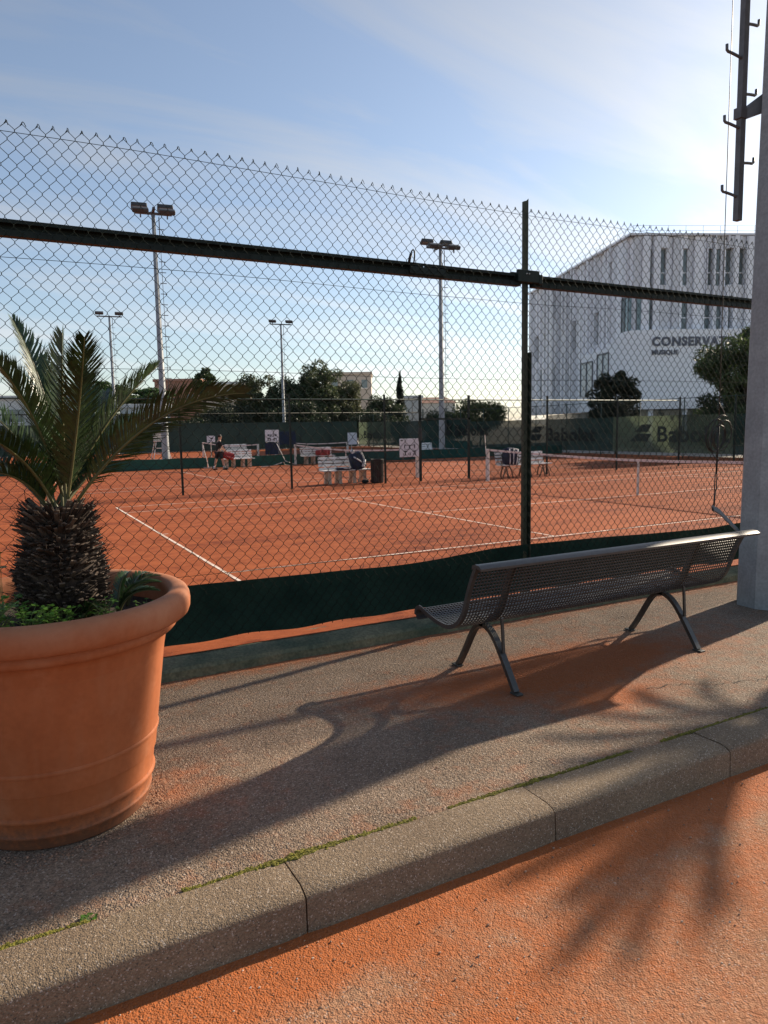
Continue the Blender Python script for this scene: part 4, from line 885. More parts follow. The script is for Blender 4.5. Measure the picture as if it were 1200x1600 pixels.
NAVY = mat('navy_cloth', (.012, .018, .045), .7, var=.3, vs=8); RED = mat('red_cloth', (.30, .025, .025), .65, var=.3, vs=8); BLK = mat('black_cloth', (.012, .012, .014), .8, var=.3, vs=8); WCL = mat('white_cloth', (.65, .65, .65), .8, var=.1, vs=8); PINK = mat('pink_cloth', (.55, .16, .14), .7, var=.2)
lumpbag('racket_bag', 'navy racket bag leaning on the white bench by the bin', (10.66, 21.75, .62), (.56, .32, .66), NAVY, WCL, R(-20), ((-.25, .3, .2, -.2, .025), (.1, -.35, .35, -.05, .05)))
o = lumpbag('towel', 'white towel sticking out of the navy racket bag', (10.46, 21.70, .93), (.13, .08, .15), WCL, WCL, R(-35)); o['category'] = 'towel'
lumpbag('folded_jacket', 'dark folded jacket on the seat of the bench beside the navy bag', (10.15, 21.75, .37), (.6, .3, .08), NAVY, WCL, 0, ((-.1, .3, .3, .2, .02),))['category'] = 'jacket'
lumpbag('backpack', 'dark backpack with pale straps on the bench by the net post', (15.93, 20.25, .62), (.62, .34, .66), NAVY, WCL, R(3), ((-.3, .4, -.22, -.4, .018), (-.02, .45, .02, -.42, .022), (.3, .4, .24, -.42, .018)))
lumpbag('sports_bag', 'red sports bag lying on the far bench by the second net post', (15.1, 34.9, .48), (.85, .36, .32), RED, PINK, 0, ((-.25, .4, -.2, -.4, .02), (.2, .4, .2, -.4, .02)))
pair = thing('tennis_shoes', 'pair of dark shoes on the clay under the white bench by the bin', 'shoes', (11.0, 21.6, CZ))
for dx in (-.16, .16): MB().ell((11.0+dx, 21.55, CZ+.06), (.14, .07, .07), 10, 6).build('shoe', BLK, pair, True)

bn = thing('litter_bin', 'dark brown ribbed litter bin beside a fence post', 'bin', (11.2, 21.35, CZ)); BR = mat('bin_brown', (.035, .022, .020), .6, var=.3, vs=6)
MB().lathe([(0, .01), (.19, .0), (.20, .02), (.215, .76), (.225, .78), (.225, .80), (.20, .80), (.19, .55), (0, .55)], (11.2, 21.35, CZ), 24).build('bin_body', BR, bn, True)
for k in range(20):
    a = 2*math.pi*k/20; MB().bar([(11.2+.205*math.cos(a), 21.35+.205*math.sin(a), CZ+.03), (11.2+.22*math.cos(a), 21.35+.22*math.sin(a), CZ+.77)], .03, .012, (-math.sin(a), math.cos(a), 0)).build('slat', BR, bn)
SGN = mat('sign_white', (.70, .70, .72), .5, var=.06, vs=3); SINK = mat('sign_ink', (.03, .03, .035), .6)
def sign(label, x0, x1, z0, z1, y, kind, post=None):
    t = thing('notice_sign', label, 'sign', ((x0+x1)/2, y, CZ), 'white notice signs by the courts'); w, hh = x1-x0, z1-z0; cx_, cz_ = (x0+x1)/2, (z0+z1)/2
    MB().bbox((cx_, y, cz_), (w, .02, hh), .008).build('board', SGN, t)
    def mark(a, bz, wa, hb): MB().box((cx_+a*w, y-.012, cz_+bz*hh), (wa*w, .006, hb*hh)).build('pictogram', SINK, t)
    if kind == 1:
        mark(0, .14, .56, .03); mark(-.02, -.08, .50, .02)
        for a in (-.26, -.02, .24): mark(a, .05, .05, .15); mark(a+.03, -.34, .045, .16); mark(a-.06, -.34, .03, .09)
        for a in (-.22, .22): mark(a, -.19, .17, .07); mark(a, .17, .05, .05)
        mark(-.40, .41, .10, .07)
    elif kind == 2:
        for sx in (-1, 1): mark(sx*.26, .06, .14, .16); mark(sx*.22, -.22, .24, .08); mark(sx*.14, -.34, .08, .14); mark(sx*.30, -.36, .06, .10); mark(sx*.12, .02, .05, .26)
        mark(0, -.02, .10, .08); mark(0, -.34, .24, .05)
    elif kind == 3: mark(.1, .1, .3, .2); mark(-.2, -.2, .2, .1)
    for px_ in (post or []): MB().tube([(px_, y+.03, CZ), (px_, y+.03, z1-.05)], .03, 6).build('sign_post', WPOST, t)
    return t
sign('white pictogram sign hung left of the gateway post', 12.78, 13.62, .64, 1.30, 22.6, 1, (13.60,))
sign('white square pictogram sign above a navy cloth, left of a fence post', 12.42, 13.17, 1.09, 1.71, 36.2, 2, (12.5, 13.1))
sign('small white sign beside the head of the walking person', 12.93, 13.5, .94, 1.39, 50, 3, (13.2,))
sign('pale blank notice board behind the second net', 22.78, 23.54, .55, 1.42, 48, 0, (23.1,))
b = MB()
for k in range(13):
    for j in range(5): b.v.append((12.38+.8*k/12, 36.14+.03*math.sin(k*1.7), 1.05-.62*j/4))
b.f = [(k*5+j, (k+1)*5+j, (k+1)*5+j+1, k*5+j+1) for k in range(12) for j in range(4)]
tag(b.build('hanging_cloth', NAVY, None, True), 'navy cloth hanging below the square pictogram sign', 'cloth')
for i, (lab, x, y, z) in enumerate((('navy cloth banner hanging by the second net post', 16.0, 42.5, 1.2), ('dark square panel hung high beyond the gateway', 33.0-.6, 49.9, 1.85))):
    o = MB().bbox((x, y, z), (.04 if i else 1.15, .95 if i else .04, .8), .01).build('cloth_banner', NAVY if i == 0 else mat('panel_dark', (.015, .02, .022), .7)); tag(o, lab, 'banner')
# rake and tools
rk = thing('drag_brush', 'pale handled clay rake leaning on the low green divider', 'rake', (8.6, 35.5, CZ))
MB().tube([(9.0, 35.6, 1.0), (9.18, 35.4, CZ+.05)], .02, 5).build('handle', WPOST, rk); MB().bbox((9.18, 35.4, CZ+.04), (.5, .06, .06), .01).build('rake_head', WPOST, rk)
tr_ = thing('umpire_chair', 'pale metal umpire chair beyond the low green divider', 'chair', (8.4, 44, CZ))
for sx in (-1, 1):
    for sy in (-1, 1): MB().tube([(8.6+sx*.55, 44+sy*.45, CZ), (8.6+sx*.28, 44+sy*.25, 1.15)], .03, 5).build('leg', WPOST, tr_)
MB().bbox((8.6, 44, 1.18), (.7, .55, .06), .01).build('seat', WPOST, tr_); MB().bbox((8.6, 44.25, 1.5), (.7, .05, .5), .01).build('backrest', WPOST, tr_)
for k in range(3): MB().box((8.6, 43.62+.04*k, .1+.33*k), (.85-.14*k, .05, .05)).build('step', WPOST, tr_)
wp = MB().tube([(8.05, 40, CZ), (8.0, 40, 1.95)], .05, 8).build('white_pole', WPOST, None, True); tag(wp, 'short white pole beside the foot of the left mast', 'pole')
hs_ = MB().tube([(11.6, 34.6, CZ+.02), (12.3, 34.7, CZ+.05), (12.9, 34.9, CZ+.2), (13.1, 35.2, CZ+.03), (13.6, 34.8, CZ+.02), (13.0, 34.9, CZ+.25), (12.75, 35.4, 1.0)], .02, 5).build('hose', WPOST, None, True); tag(hs_, 'pale hose lying at the foot of the low green divider', 'hose')

# ------------------------------------------------------------------ the walking person
SKIN = mat('skin', (.50, .27, .18), .55, var=.1, vs=10); HAIR = mat('dark_hair', (.02, .013, .01), .6)
def skin_mesh(name, verts, edges, m, parent, sub=2, root=0):
    me = bpy.data.meshes.new(name); off = WLOC[parent.name]; me.from_pydata([Vector(v[:3])-off for v in verts], edges, []); o = bpy.data.objects.new(name, me); COL.objects.link(o)
    md = o.modifiers.new('s', 'SKIN'); md.use_smooth_shade = True
    for i, v in enumerate(verts): d = me.skin_vertices[0].data[i]; d.radius = (v[3], v[4] if len(v) > 4 else v[3]); d.use_root = (i == root)
    sb = o.modifiers.new('d', 'SUBSURF'); sb.levels = sub; sb.render_levels = sub
    dg = bpy.context.evaluated_depsgraph_get(); nm = bpy.data.meshes.new_from_object(o.evaluated_get(dg)); o.modifiers.clear(); o.data = nm; nm.name = name; nm.materials.clear(); nm.materials.append(m)
    nm.polygons.foreach_set('use_smooth', [True]*len(nm.polygons)); o.parent = parent; return o
PX, PY = 9.26, 33.8
person = thing('person', 'person in black shirt and shorts striding with a red bag', 'person', (PX, PY, CZ))
def pz(v): return (v[0]+PX, v[1]+PY, v[2]+CZ)+tuple(v[3:])
V = [(0, 0, .84, .12), (.01, 0, 1.02, .115), (.03, 0, 1.20, .13), (.05, 0, 1.33, .085), (.07, 0, 1.40, .052), (.085, 0, 1.48, .078), (.10, 0, 1.56, .088), (.095, 0, 1.62, .06),
     (-.02, .09, .78, .09), (-.10, .11, .46, .062), (-.19, .11, .10, .042), (-.21, .11, .04, .04), (-.09, .12, .025, .032),
     (.03, -.09, .78, .09), (.16, -.11, .47, .062), (.22, -.11, .10, .042), (.21, -.11, .04, .04), (.34, -.12, .025, .032),
     (.04, .17, 1.29, .058), (.16, .20, 1.03, .043), (.32, .12, .86, .032), (.38, .10, .80, .030),
     (.04, -.17, 1.29, .058), (.17, -.20, 1.03, .043), (.34, -.12, .86, .032), (.40, -.10, .80, .030), (.17, 0, 1.50, .016)]
Eg = [(0, 1), (1, 2), (2, 3), (3, 4), (4, 5), (5, 6), (6, 7), (0, 8), (8, 9), (9, 10), (10, 11), (11, 12), (0, 13), (13, 14), (14, 15), (15, 16), (16, 17), (3, 18), (18, 19), (19, 20), (20, 21), (3, 22), (22, 23), (23, 24), (24, 25), (5, 26)]
for bi, sy in ((21, 1), (25, -1)):
    bx, by, bz = V[bi][:3]
    for k in range(5):
        if k < 4: p1 = (bx+.055, by-.028+.019*k, bz-.045); p2 = (bx+.045, by-.028+.019*k, bz-.075+.004*abs(k-1.5))
        else: p1 = (bx+.005, by-sy*.04, bz-.03); p2 = (bx+.03, by-sy*.05, bz-.055)
        i = len(V); V += [(*p1, .0095), (*p2, .008)]; Eg += [(bi, i), (i, i+1)]
skin_mesh('body', [pz(v) for v in V], Eg, SKIN, person)
skin_mesh('shirt', [pz(v) for v in [(0, 0, .80, .135), (.01, 0, 1.02, .135), (.03, 0, 1.20, .15), (.05, 0, 1.33, .10), (.06, 0, 1.375, .066), (.04, .17, 1.29, .075), (.12, .195, 1.10, .07), (.04, -.17, 1.29, .075), (.12, -.195, 1.10, .07)]], [(0, 1), (1, 2), (2, 3), (3, 4), (3, 5), (5, 6), (3, 7), (7, 8)], BLK, person)
skin_mesh('shorts', [pz(v) for v in [(0, 0, .86, .14), (-.02, .09, .78, .11), (-.085, .11, .50, .10), (.03, -.09, .78, .11), (.14, -.11, .50, .10)]], [(0, 1), (1, 2), (0, 3), (3, 4)], BLK, person)
hr = MB().ell((PX+.08, PY, CZ+1.60), (.100, .092, .085), 12, 8).build('hair', HAIR, person, True)
for x, y, z in ((-.21, .11, .14), (.215, -.11, .14)): MB().tube([(PX+x, PY+y, CZ+z+.05), (PX+x-.005, PY+y, CZ+z-.08)], .05, 8).build('sock', WCL, person, True)
for x, y in ((-.15, .115), (.28, -.115)): MB().ell((PX+x, PY+y, CZ+.04), (.14, .055, .048), 10, 6).build('shoe', BLK, person, True)
lumpbag('racket_bag', 'red racket bag carried by the striding person', (9.72, 33.78, .52), (.62, .26, .36), RED, PINK, R(12), ((-.4, .3, .3, .35, .02), (-.3, -.1, .35, -.2, .03)))

# ------------------------------------------------------------------ trees
def leaf_cloud(centres, radii, n_each, size, elong, rs):
    """numpy cloud of leaf-sized diamonds around clump centres; returns V,F"""
    C = np.repeat(np.array(centres), n_each, 0); Rr = np.repeat(np.array(radii), n_each, 0); n = len(C)
    d = rs.normal(size=(n, 3)); d /= np.linalg.norm(d, axis=1, keepdims=True); r = rs.uniform(.25, 1, n)**.55
    P = C+d*Rr*r[:, None]*rs.uniform(.85, 1.15, (n, 1))
    a = rs.normal(size=(n, 3)); a[:, 2] -= .25; a /= np.linalg.norm(a, axis=1, keepdims=True); q = rs.normal(size=(n, 3)); b_ = np.cross(a, q); b_ /= np.linalg.norm(b_, axis=1, keepdims=True)
    L_ = size*rs.uniform(.6, 1.4, (n, 1)); w = L_*elong
    V = np.stack([P-a*L_*.5, P+b_*w*.5, P+a*L_*.5, P-b_*w*.5], 1).reshape(-1, 3)
    return V, np.arange(n*4).reshape(-1, 4)
def tree(name, label, base, h, rx, rz, nclump, leaves, leaf, col, seed, clump_r=.30, trunk=.16, elong=.5, zc=None, cat='tree', group='trees beyond the courts', shape='round', col2=None):
    rs = np.random.default_rng(seed); random.seed(seed); x, y, z0 = base; t = thing(name, label, cat, base, group); lob = [rs.normal(size=3) for _ in range(5)]; lob = [q/np.linalg.norm(q) for q in lob]; zc = zc if zc is not None else h-rz
    cs_, rr_ = [], []
    for i in range(nclump):
        d = rs.normal(size=3); d /= np.linalg.norm(d); r = rs.uniform(.15, 1)**.5*.80*(.80+.42*max(0, max(float(d @ q) for q in lob))**4)
        if shape == 'cone':
            f = rs.uniform(0, 1); wz = (1-f)**.7; a = rs.uniform(0, 6.28); c = np.array([x+rx*.62*wz*math.cos(a), y+rx*.62*wz*math.sin(a), z0+.05*h+f*h*.93]); cr_ = np.array([rx*.5*(wz*.7+.25)]*2+[rx*.9])
        else:
            c = np.array([x+d[0]*rx*r, y+d[1]*rx*r, z0+zc+d[2]*rz*r]); s_ = rs.uniform(.6, 1.25); cr_ = np.array([rx*clump_r*s_, rx*clump_r*s_, min(rx, rz)*clump_r*s_*(.55 if shape == 'flat' else .85)])
        cs_.append(c); rr_.append(cr_)
    V, Fc = leaf_cloud(cs_, rr_, int(leaves*1.5), leaf*1.12, elong, rs)
    m = mat('leaf_'+name+str(seed), col, .55, var=.45, vs=1.6/max(.5, rx)*2, fine=.35, fs=9, transl=.28, col2=col2)
    b = MB(); b.v = list(map(tuple, V)); b.f = list(map(tuple, Fc)); b.build('crown', m, t)
    bk = mat('bark', (.07, .05, .035), .9, var=.4, vs=6); b = MB(); zt = zc if shape != 'cone' else h*.5
    b.tube([(x, y, z0-.2), (x+.05*rx, y, z0+zt*.5), (x, y+.05*rx, z0+zt), (x, y, z0+zt+rz*.5)], [trunk, trunk*.8, trunk*.6, trunk*.2], 7)
    for c in cs_[:min(14, nclump)]:
        p0 = Vector((x, y, z0+zt*random.uniform(.55, .95))); c = Vector(c); b.tube([p0, p0.lerp(c, .5)+Vector((0, 0, .1*rz)), c], [trunk*.4, trunk*.25, trunk*.06], 5, False)
    b.build('trunk', bk, t, True); return t
G0 = -.35
DK = (.055, .076, .036); MG = (.080, .102, .044); OL = (.105, .115, .058)  # far foliage greens lightened in place of distance haze
tree('broadleaf_tree', 'wispy olive green tree at the left end of the tree mass', (28.2, 84, G0), 9.0, 3.3, 4.2, 60, 170, .26, (.06, .075, .032), 31, .26)
tree('broadleaf_tree', 'tall dark tree behind the distant two lamp mast', (31.6, 82, G0), 9.7, 3.5, 4.9, 90, 200, .27, DK, 32, .28)
tree('broadleaf_tree', 'tallest green tree right of the distant two lamp mast', (34.8, 81, G0), 10.4, 3.5, 5.0, 90, 200, .26, MG, 33, .26)
tree('broadleaf_tree', 'rounded tree at the right end of the tree mass', (38.2, 81.5, G0), 8.9, 3.2, 4.4, 75, 190, .26, OL, 34, .28)
tree('broadleaf_tree', 'low dark tree in front of the beige flats', (41.6, 77.5, G0), 6.8, 3.2, 3.4, 64, 180, .24, DK, 35, .30)
tree('broadleaf_tree', 'low dark tree under the tree mass behind the back fence', (30.0, 76, G0), 5.4, 4.4, 2.7, 80, 180, .25, (.03, .045, .02), 36, .3)
tree('broadleaf_tree', 'low dark tree below the terracotta house', (22.6, 80, G0), 5.8, 4.0, 2.9, 70, 170, .25, (.035, .045, .022), 37, .3)
tree('poplar_tree', 'small upright tree standing above the terracotta house', (23.6, 91.5, G0), 10.2, 1.5, 2.5, 26, 170, .26, (.045, .075, .025), 38, .38)
tree('umbrella_pine', 'umbrella pine with a flat green crown behind the left mast', (13.6, 101, G0), 8.9, 4.2, 2.4, 80, 180, .28, (.045, .085, .022), 39, .28, shape='flat')
tree('umbrella_pine', 'second umbrella pine crown between the two left masts', (18.8, 100, G0), 8.7, 4.0, 2.6, 80, 180, .28, (.04, .08, .022), 40, .28, shape='flat')
tree('broadleaf_tree', 'low tree behind the cycad fronds at the far left', (8.5, 97, G0), 7.4, 3.8, 2.6, 44, 170, .28, (.045, .07, .025), 41, .3)
tree('broadleaf_tree', 'dark tree at the far left edge behind the palm', (3.2, 92, G0), 6.6, 3.2, 2.6, 40, 170, .28, DK, 42, .3)
tree('cypress_tree', 'narrow dark cypress left of the small white house', (45.1, 79.5, G0), 8.7, 1.0, 4.0, 60, 150, .20, (.014, .026, .015), 43, trunk=.1, shape='cone', elong=.35)
tree('shrub_tree', 'low yellow green shrub right of the small white house', (44.9, 62.2, G0), 5.2, 2.9, 2.3, 60, 170, .20, (.09, .11, .03), 44, .34, trunk=.1)
tree('shrub_tree', 'dark shrub beside the yellow green one', (41.2, 64.5, G0), 4.1, 2.2, 1.9, 44, 150, .2, DK, 45, .36, trunk=.1)
tree('broadleaf_tree', 'small dark tree in front of the white building', (36.9, 35.6, G0), 6.9, 1.9, 3.3, 95, 150, .15, (.022, .032, .016), 46, .22, trunk=.08)
tree('feathery_tree', 'large feathery green tree at the right, hiding the building sign', (36.65, 25.8, G0), 7.6, 3.6, 3.7, 95, 200, .30, (.030, .052, .016), 47, .19, trunk=.14, elong=.22, col2=(.060, .090, .028))
tree('feathery_tree', 'feathery tree further right behind the mast', (41.5, 24.2, G0), 6.6, 2.6, 2.6, 50, 170, .30, (.035, .060, .018), 48, .25, trunk=.14, elong=.22, col2=(.09, .13, .03))

# ------------------------------------------------------------------ conservatory building
cor = Vector((48.08, 44.83, G0)); aL, aR = R(68.7), R(-24); dL = Vector((math.cos(aL), math.sin(aL), 0)); dR = Vector((math.cos(aR), math.sin(aR), 0))
oL = Vector((-dL.y, dL.x, 0)); oR = Vector((dR.y, -dR.x, 0))         # outward normals
CLAD = mat('white_cladding', (.78, .78, .80), .5, var=.05, vs=.4, fine=.03, fs=3, obj_rand=.17); CLAD2 = mat('white_render', (.88, .88, .89), .6, var=.03, vs=.5)
GLS = mat('window_glass', (.13, .165, .17), .12, .0, var=.3, vs=.4, spec=.8); GLT = mat('window_glass_teal', (.24, .34, .35), .12, var=.2, vs=.4, spec=.8); DKF = mat('window_frame_dark', (.16, .17, .18), .5)
bld = thing('conservatory_building', 'large white building clad in vertical panels with slit windows', 'building', tuple(cor))
TOP = 17.15; LL, RL = 26.3, 24.0
def fbox(face, s0, s1, z0, z1, d0, d1):
    dd, oo = (dL, oL) if face == 'L' else (dR, oR); P0 = []
    for z in (z0, z1):
        for d in (d0, d1):
            for s in (s0, s1): q = Vector((cor.x, cor.y, 0))+dd*s+oo*d; P0.append((q.x, q.y, z))
    return MB().add(P0, [(0, 2, 3, 1), (4, 5, 7, 6), (0, 1, 5, 4), (2, 6, 7, 3), (0, 4, 6, 2), (1, 3, 7, 5)])
# core behind the cladding
q = [Vector((cor.x, cor.y, 0)), Vector((cor.x, cor.y, 0))+dR*RL, Vector((cor.x, cor.y, 0))+dR*RL+dL*LL, Vector((cor.x, cor.y, 0))+dL*LL]; cc = sum(q, Vector())/4; q = [cc+(p-cc)*.985 for p in q]
MB().add([(p.x, p.y, z) for z in (3.0, TOP-.15) for p in q], [(0, 1, 5, 4), (1, 2, 6, 5), (2, 3, 7, 6), (3, 0, 4, 7), (4, 5, 6, 7), (0, 3, 2, 1)]).build('core', GLS, bld)
WL = [(16.9,17.6,12.9,15.9),(20.9,21.6,9.1,12.0),(14.9,15.3,9.2,11.6),(11.9,12.5,9.1,12.1),(6.5,7.2,9.1,12.1),(3.7,4.2,9.3,12.3),(4.5,5.1,13.2,16.0),(3.4,3.7,14.1,15.9),(12.9,13.7,4.4,8.1),(16.8,17.7,4.7,8.1),(9.8,10.4,4.4,8.2),(23.4,24.0,9.1,12.0),(22.4,23.0,4.5,8.1)]
WR = [(1.3,1.6,13.2,16.2),(2.2,2.8,13.2,16.2),(4.2,4.7,13.2,16.2),(6.3,6.8,13.2,16.2),(7.0,7.6,13.2,16.2),(8.0,8.5,13.2,16.2),(9.0,9.6,13.2,16.2),(4.2,4.8,9.6,12.3),(6.2,6.8,9.6,12.3),(7.4,7.8,9.6,12.3),(8.2,8.6,9.6,12.3),(12.0,12.6,13.2,16.2),(14.1,14.6,9.6,12.3),(17,17.6,13.2,16.2)]
rp_ = random.Random(5)
for face, wins, LEN in (('L', WL, LL), ('R', WR, RL)):
    s = 0.
    cuts = [0.]
    while s < LEN-.5:
        s += rp_.choice((.38, .5, .62, .85)); cuts.append(min(s, LEN))
    ed = [e for w in wins for e in w[:2]]; cuts = [c for c in cuts if min(abs(c-e) for e in ed) > .12]+ed
    cuts = sorted(set(round(c, 3) for c in cuts))
    for a, c in zip(cuts, cuts[1:]):
        holes = sorted([(w[2], w[3]) for w in wins if w[0] <= a+.01 and w[1] >= c-.01]); z = 2.9; dep = rp_.choice((.0, .12, .28, .45)); top = TOP+rp_.choice((0, 0, .0, .06))
        for z0, z1 in holes+[(top, None)]:
            if z0-z > .15: fbox(face, a+.018, c-.018, z, z0, -.22, dep+.02).build('cladding_panel', CLAD, bld)
            z = z1
    for w in wins:
        wo = fbox(face, w[0]+.01, w[1]-.01, w[2]+.01, w[3]-.01, -.20, -.12).build('window', GLS, bld)
        zc_ = w[2]+(w[3]-w[2])*.36; fbox(face, w[0]+.01, w[1]-.01, zc_-.05, zc_+.05, -.12, -.06).build('frame', DKF if face == 'L' else CLAD2, wo)
# corner bay window
for face, s0, s1 in (('L', .05, 1.3), ('R', .25, 1.45)):
    wo = fbox(face, s0, s1, 9.35, 12.35, .02, .30).build('window', GLT, bld); fbox(face, s0, s1, 9.35, 9.5, .30, .36).build('frame', CLAD2, wo); fbox(face, s0, s1, 12.25, 12.4, .30, .36).build('frame', DKF, wo)
    for f in (0, .5, 1): fbox(face, s0+(s1-s0)*f-.04, s0+(s1-s0)*f+.04, 9.5, 12.25, .30, .35).build('frame', DKF, wo)
# rounded white volume carrying the sign
b = MB(); out_ = 1.3; pts = []
for k in range(13): pts.append(Vector((cor.x, cor.y, 0))+dL*(9.0-9.0*k/12*.86)+oL*(.75+.35*k/12))
c0, c2 = pts[-1], Vector((cor.x, cor.y, 0))+dR*2.2+oR*out_; ctl = Vector((cor.x, cor.y, 0))+oL*1.15+oR*out_+dR*-.2
pts += [c0*(1-t)**2+ctl*2*t*(1-t)+c2*t*t for t in np.linspace(.1, 1, 10)]
pts.append(Vector((cor.x, cor.y, 0))+dR*RL+oR*out_)
def zt_(k): return 8.25 if k < 13 else 9.45
for k, p in enumerate(pts):
    z = 8.3+(9.45-8.3)*min(1, max(0, (k-9)/8)); inn = (cc-p).normalized()*3.0
    b.v += [(p.x, p.y, 2.9), (p.x, p.y, z), (p.x+inn.x, p.y+inn.y, z), (p.x+inn.x, p.y+inn.y, 2.9)]
for k in range(len(pts)-1):
    for j in range(4): b.f.append((k*4+j, k*4+(j+1) % 4, (k+1)*4+(j+1) % 4, (k+1)*4+j))
b.f += [(3, 2, 1, 0), tuple(len(pts)*4-4+j for j in range(4))]
vol = autosmooth(b.build('rounded_volume', CLAD2, bld), 35)
Mx = Matrix((dR, Vector((0, 0, 1)), oR)).transposed().to_4x4(); o_ = Vector((cor.x, cor.y, 0))+oR*(out_+.03)
LET = mat('sign_letters', (.13, .14, .17), .5, var=.1)
text_mesh('sign_lettering', 'CONSERVATOIRE', 1.0, LET, Matrix.Translation(o_+dR*1.2+Vector((0, 0, 8.12))) @ Mx, vol, .042, .03, 1.02)
text_mesh('sign_lettering', 'MUSIQUE', .52, LET, Matrix.Translation(o_+dR*1.2+Vector((0, 0, 7.40))) @ Mx, vol, .020, .03, 1.0)
# entrance glazing on the left flank
for s0, s1, z0, z1 in ((5.8, 8.6, 4.3, 7.5), (2.0, 4.4, 4.1, 7.9)):
    d0 = .78+.35*(9-s0)/9; wo = fbox('L', s0, s1, z0, z1, d0-.3, d0+.03).build('window', mat('window_glass_pale', (.40, .45, .48), .15, var=.2, vs=.5, spec=.7), bld)
    for f in (0, .5, 1): fbox('L', s0+(s1-s0)*f-.06, s0+(s1-s0)*f+.06, z0, z1, d0+.03, d0+.1).build('frame', DKF, wo)
    fbox('L', s0, s1, z1-.06, z1+.08, d0+.03, d0+.1).build('frame', DKF, wo)
# ground floor set back, with columns
q2 = [cc+(p-cc)*.90 for p in q]
MB().add([(p.x, p.y, z) for z in (G0, 2.88) for p in q2], [(0, 1, 5, 4), (1, 2, 6, 5), (2, 3, 7, 6), (3, 0, 4, 7)]).build('ground_floor_glazing', GLS, bld)
for k in range(7):
    p = Vector((cor.x, cor.y, 0))+dR*(1.5+3.0*k)+oR*.7; MB().tube([(p.x, p.y, G0), (p.x, p.y, 2.9)], .22, 10).build('column', CLAD2, bld, True)
# roof coping and railing
for face, LEN in (('L', LL), ('R', RL)): fbox(face, -.5 if face == 'R' else 0, LEN, TOP+.065, TOP+.22, -.3, .50).build('coping', CLAD, bld)
for dd, LEN in ((dL, LL), (dR, RL)):
    for z in (TOP+.55, TOP+.95): MB().tube([Vector((cor.x, cor.y, z))-dd*0, Vector((cor.x, cor.y, z))+dd*LEN], .014, 4).build('roof_rail', STEEL, bld)
    for s in np.arange(0, LEN, 1.5): p = Vector((cor.x, cor.y, 0))+dd*s; MB().tube([(p.x, p.y, TOP-.1), (p.x, p.y, TOP+.95)], .014, 4).build('roof_rail_post', STEEL, bld)

# ------------------------------------------------------------------ other buildings
def house(name, label, c, w, d, z0, z1, rot, m, roof='flat', wins=(), rm=None):
    t = thing(name, label, 'building', (c[0], c[1], z0)); Rz = Matrix.Rotation(rot, 3, 'Z'); C_ = Vector((c[0], c[1], 0))
    MB().box(C_+Vector((0, 0, (z0+z1)/2)), (w, d, z1-z0), Rz).build('wall', m, t)
    if roof == 'flat': MB().bbox(C_+Vector((0, 0, z1+.18)), (w+.4, d+.4, .4), .04, Rz).build('roof', rm or m, t)
    else:
        h = .9; P0 = [Rz @ Vector(p)+C_ for p in ((-w/2-.3, -d/2-.3, z1), (w/2+.3, -d/2-.3, z1), (w/2+.3, d/2+.3, z1), (-w/2-.3, d/2+.3, z1), (-w/2+1, 0, z1+h), (w/2-1, 0, z1+h))]
        MB().add(P0, [(0, 1, 5, 4), (1, 2, 5), (2, 3, 4, 5), (3, 0, 4), (3, 2, 1, 0)]).build('roof', rm, t)
    for (a, zc_, ww, hh) in wins:
        p = C_+Rz @ Vector((a, -d/2-.02, 0)); wo = MB().box(p+Vector((0, 0, zc_)), (ww, .10, hh), Rz).build('window', GLS, t)
        MB().box(p+Rz @ Vector((0, -.07, 0))+Vector((0, 0, zc_-hh/2-.08)), (ww+.2, .15, .1), Rz).build('sill', CLAD2, wo)
    return t
FACE = R(-28)
TERR = mat('terracotta_render', (.40, .20, .14), .85, var=.1, vs=.5); BEI = mat('beige_render', (.52, .44, .36), .85, var=.08, vs=.4); WHT = mat('white_house_render', (.62, .62, .60), .85, var=.08, vs=.5); RTL = mat('roof_tiles', (.24, .13, .095), .85, var=.3, vs=3)
house('terracotta_house', 'terracotta walled house behind the cycad frond', (26.0, 112.5), 6.6, 8, G0, 9.1, FACE, TERR, 'flat', ((1.9, 6.4, .9, 1.6),), TERR)
house('pale_annex', 'pale flat roofed annex right of the terracotta house', (31.6, 110), 7.0, 7, G0, 8.6, FACE, BEI, 'flat', ((-1.5, 7.6, 1.6, .7), (1.2, 7.6, 1.6, .7)), WHT)
house('apartment_block', 'beige flat roofed apartment block above the trees', (58.0, 121), 8.2, 10, G0, 11.3, FACE, BEI, 'flat', ((-2.4, 9.6, 1.2, 1.4), (.4, 9.6, 1.2, 1.4), (2.9, 9.6, 1.0, 1.4)), BEI)
house('white_house', 'small white house with a low red tiled roof', (54.2, 87.0), 6.4, 7, G0, 5.0, FACE, WHT, 'hip', ((-1.6, 3.6, 1.0, 1.2), (1.6, 3.6, 1.0, 1.2)), RTL)
house('white_shed', 'white shed with a flat top left of the red tiled roof', (50.6, 86.0), 2.6, 5, G0, 5.6, FACE, WHT, 'flat', (), WHT)
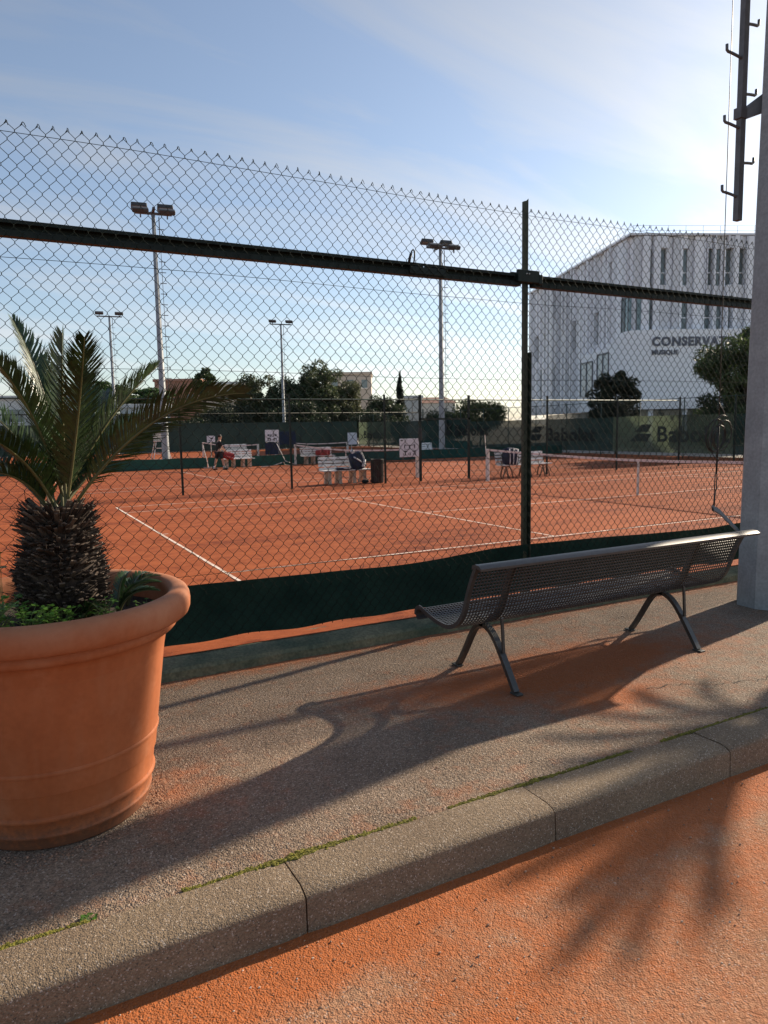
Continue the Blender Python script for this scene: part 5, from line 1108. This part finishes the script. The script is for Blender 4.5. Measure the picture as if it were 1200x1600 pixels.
house('white_pavilion', 'low white pavilion behind the cycad palm at the far left', (4.0, 84), 7.0, 6, G0, 5.2, R(-5), WHT, 'flat', ((-1.8, 3.6, 1.4, 1.2), (1.6, 3.6, 1.4, 1.2)), WHT)
house('white_clubhouse', 'low white clubhouse between the palm fronds', (14.6, 82), 5.0, 6, G0, 4.3, R(-10), WHT, 'flat', ((-1.2, 3.2, 1.1, 1.0), (1.2, 3.2, 1.1, 1.0)), WHT)
sp_ = thing('street_lamp', 'thin street lamp beside the small white house', 'street lamp', (46.6, 79, G0)); MB().tube([(46.6, 79, G0), (46.6, 79, 5.3), (46.9, 79, 5.5)], .05, 6).build('lamp_post', DSTEEL, sp_); MB().bbox((47.2, 79, 5.52), (.8, .25, .1), .03).build('lamp_head', DSTEEL, sp_)

for i, (x, y) in enumerate(((48.5, 73), (37.5, 73.5), (18.2, 77.5), (11.5, 78.5), (6.2, 79))):
    tree('hedge_shrub', ('dark hedge shrub below the small white house', 'dark hedge shrub behind the pale banner', 'dark hedge shrub right of the white clubhouse', 'dark hedge shrub left of the white clubhouse', 'dark hedge shrub by the white pavilion')[i], (x, y, G0), 3.9+.3*(i % 2), 3.4, 1.9, 50, 150, .24, (.028, .042, .020), 60+i, .3, trunk=.1, cat='shrub', group='hedge shrubs behind the courts')

# dry leaves and clay crumbs swept against the kerb and the wall
DRY = mat('dry_leaf', (.20, .12, .05), .8, var=.5, vs=12)
b = MB()
for i in range(46):
    q = random.random(); x = random.uniform(-.2, 5.2); y, z = (2.25-abs(random.gauss(0, .10)), -.143) if q < .3 else ((4.80-abs(random.gauss(0, .12)), .006) if q < .6 else (random.uniform(2.6, 4.7), .008))
    a = random.uniform(0, 6.28); l = random.uniform(.008, .022); d = Vector((math.cos(a), math.sin(a), random.uniform(-.1, .25))); p = Vector((x, y, z)); sd_ = Vector((-d.y, d.x, .2))*.35
    b.add([p-d*l*.5, p+sd_*l*.5+Vector((0, 0, .003)), p+d*l*.5, p-sd_*l*.5+Vector((0, 0, .002))], [(0, 1, 2, 3)])
b.build('leaf_litter', DRY, None, False, 'stuff')['label'] = 'dry leaf bits scattered over pavement and road'
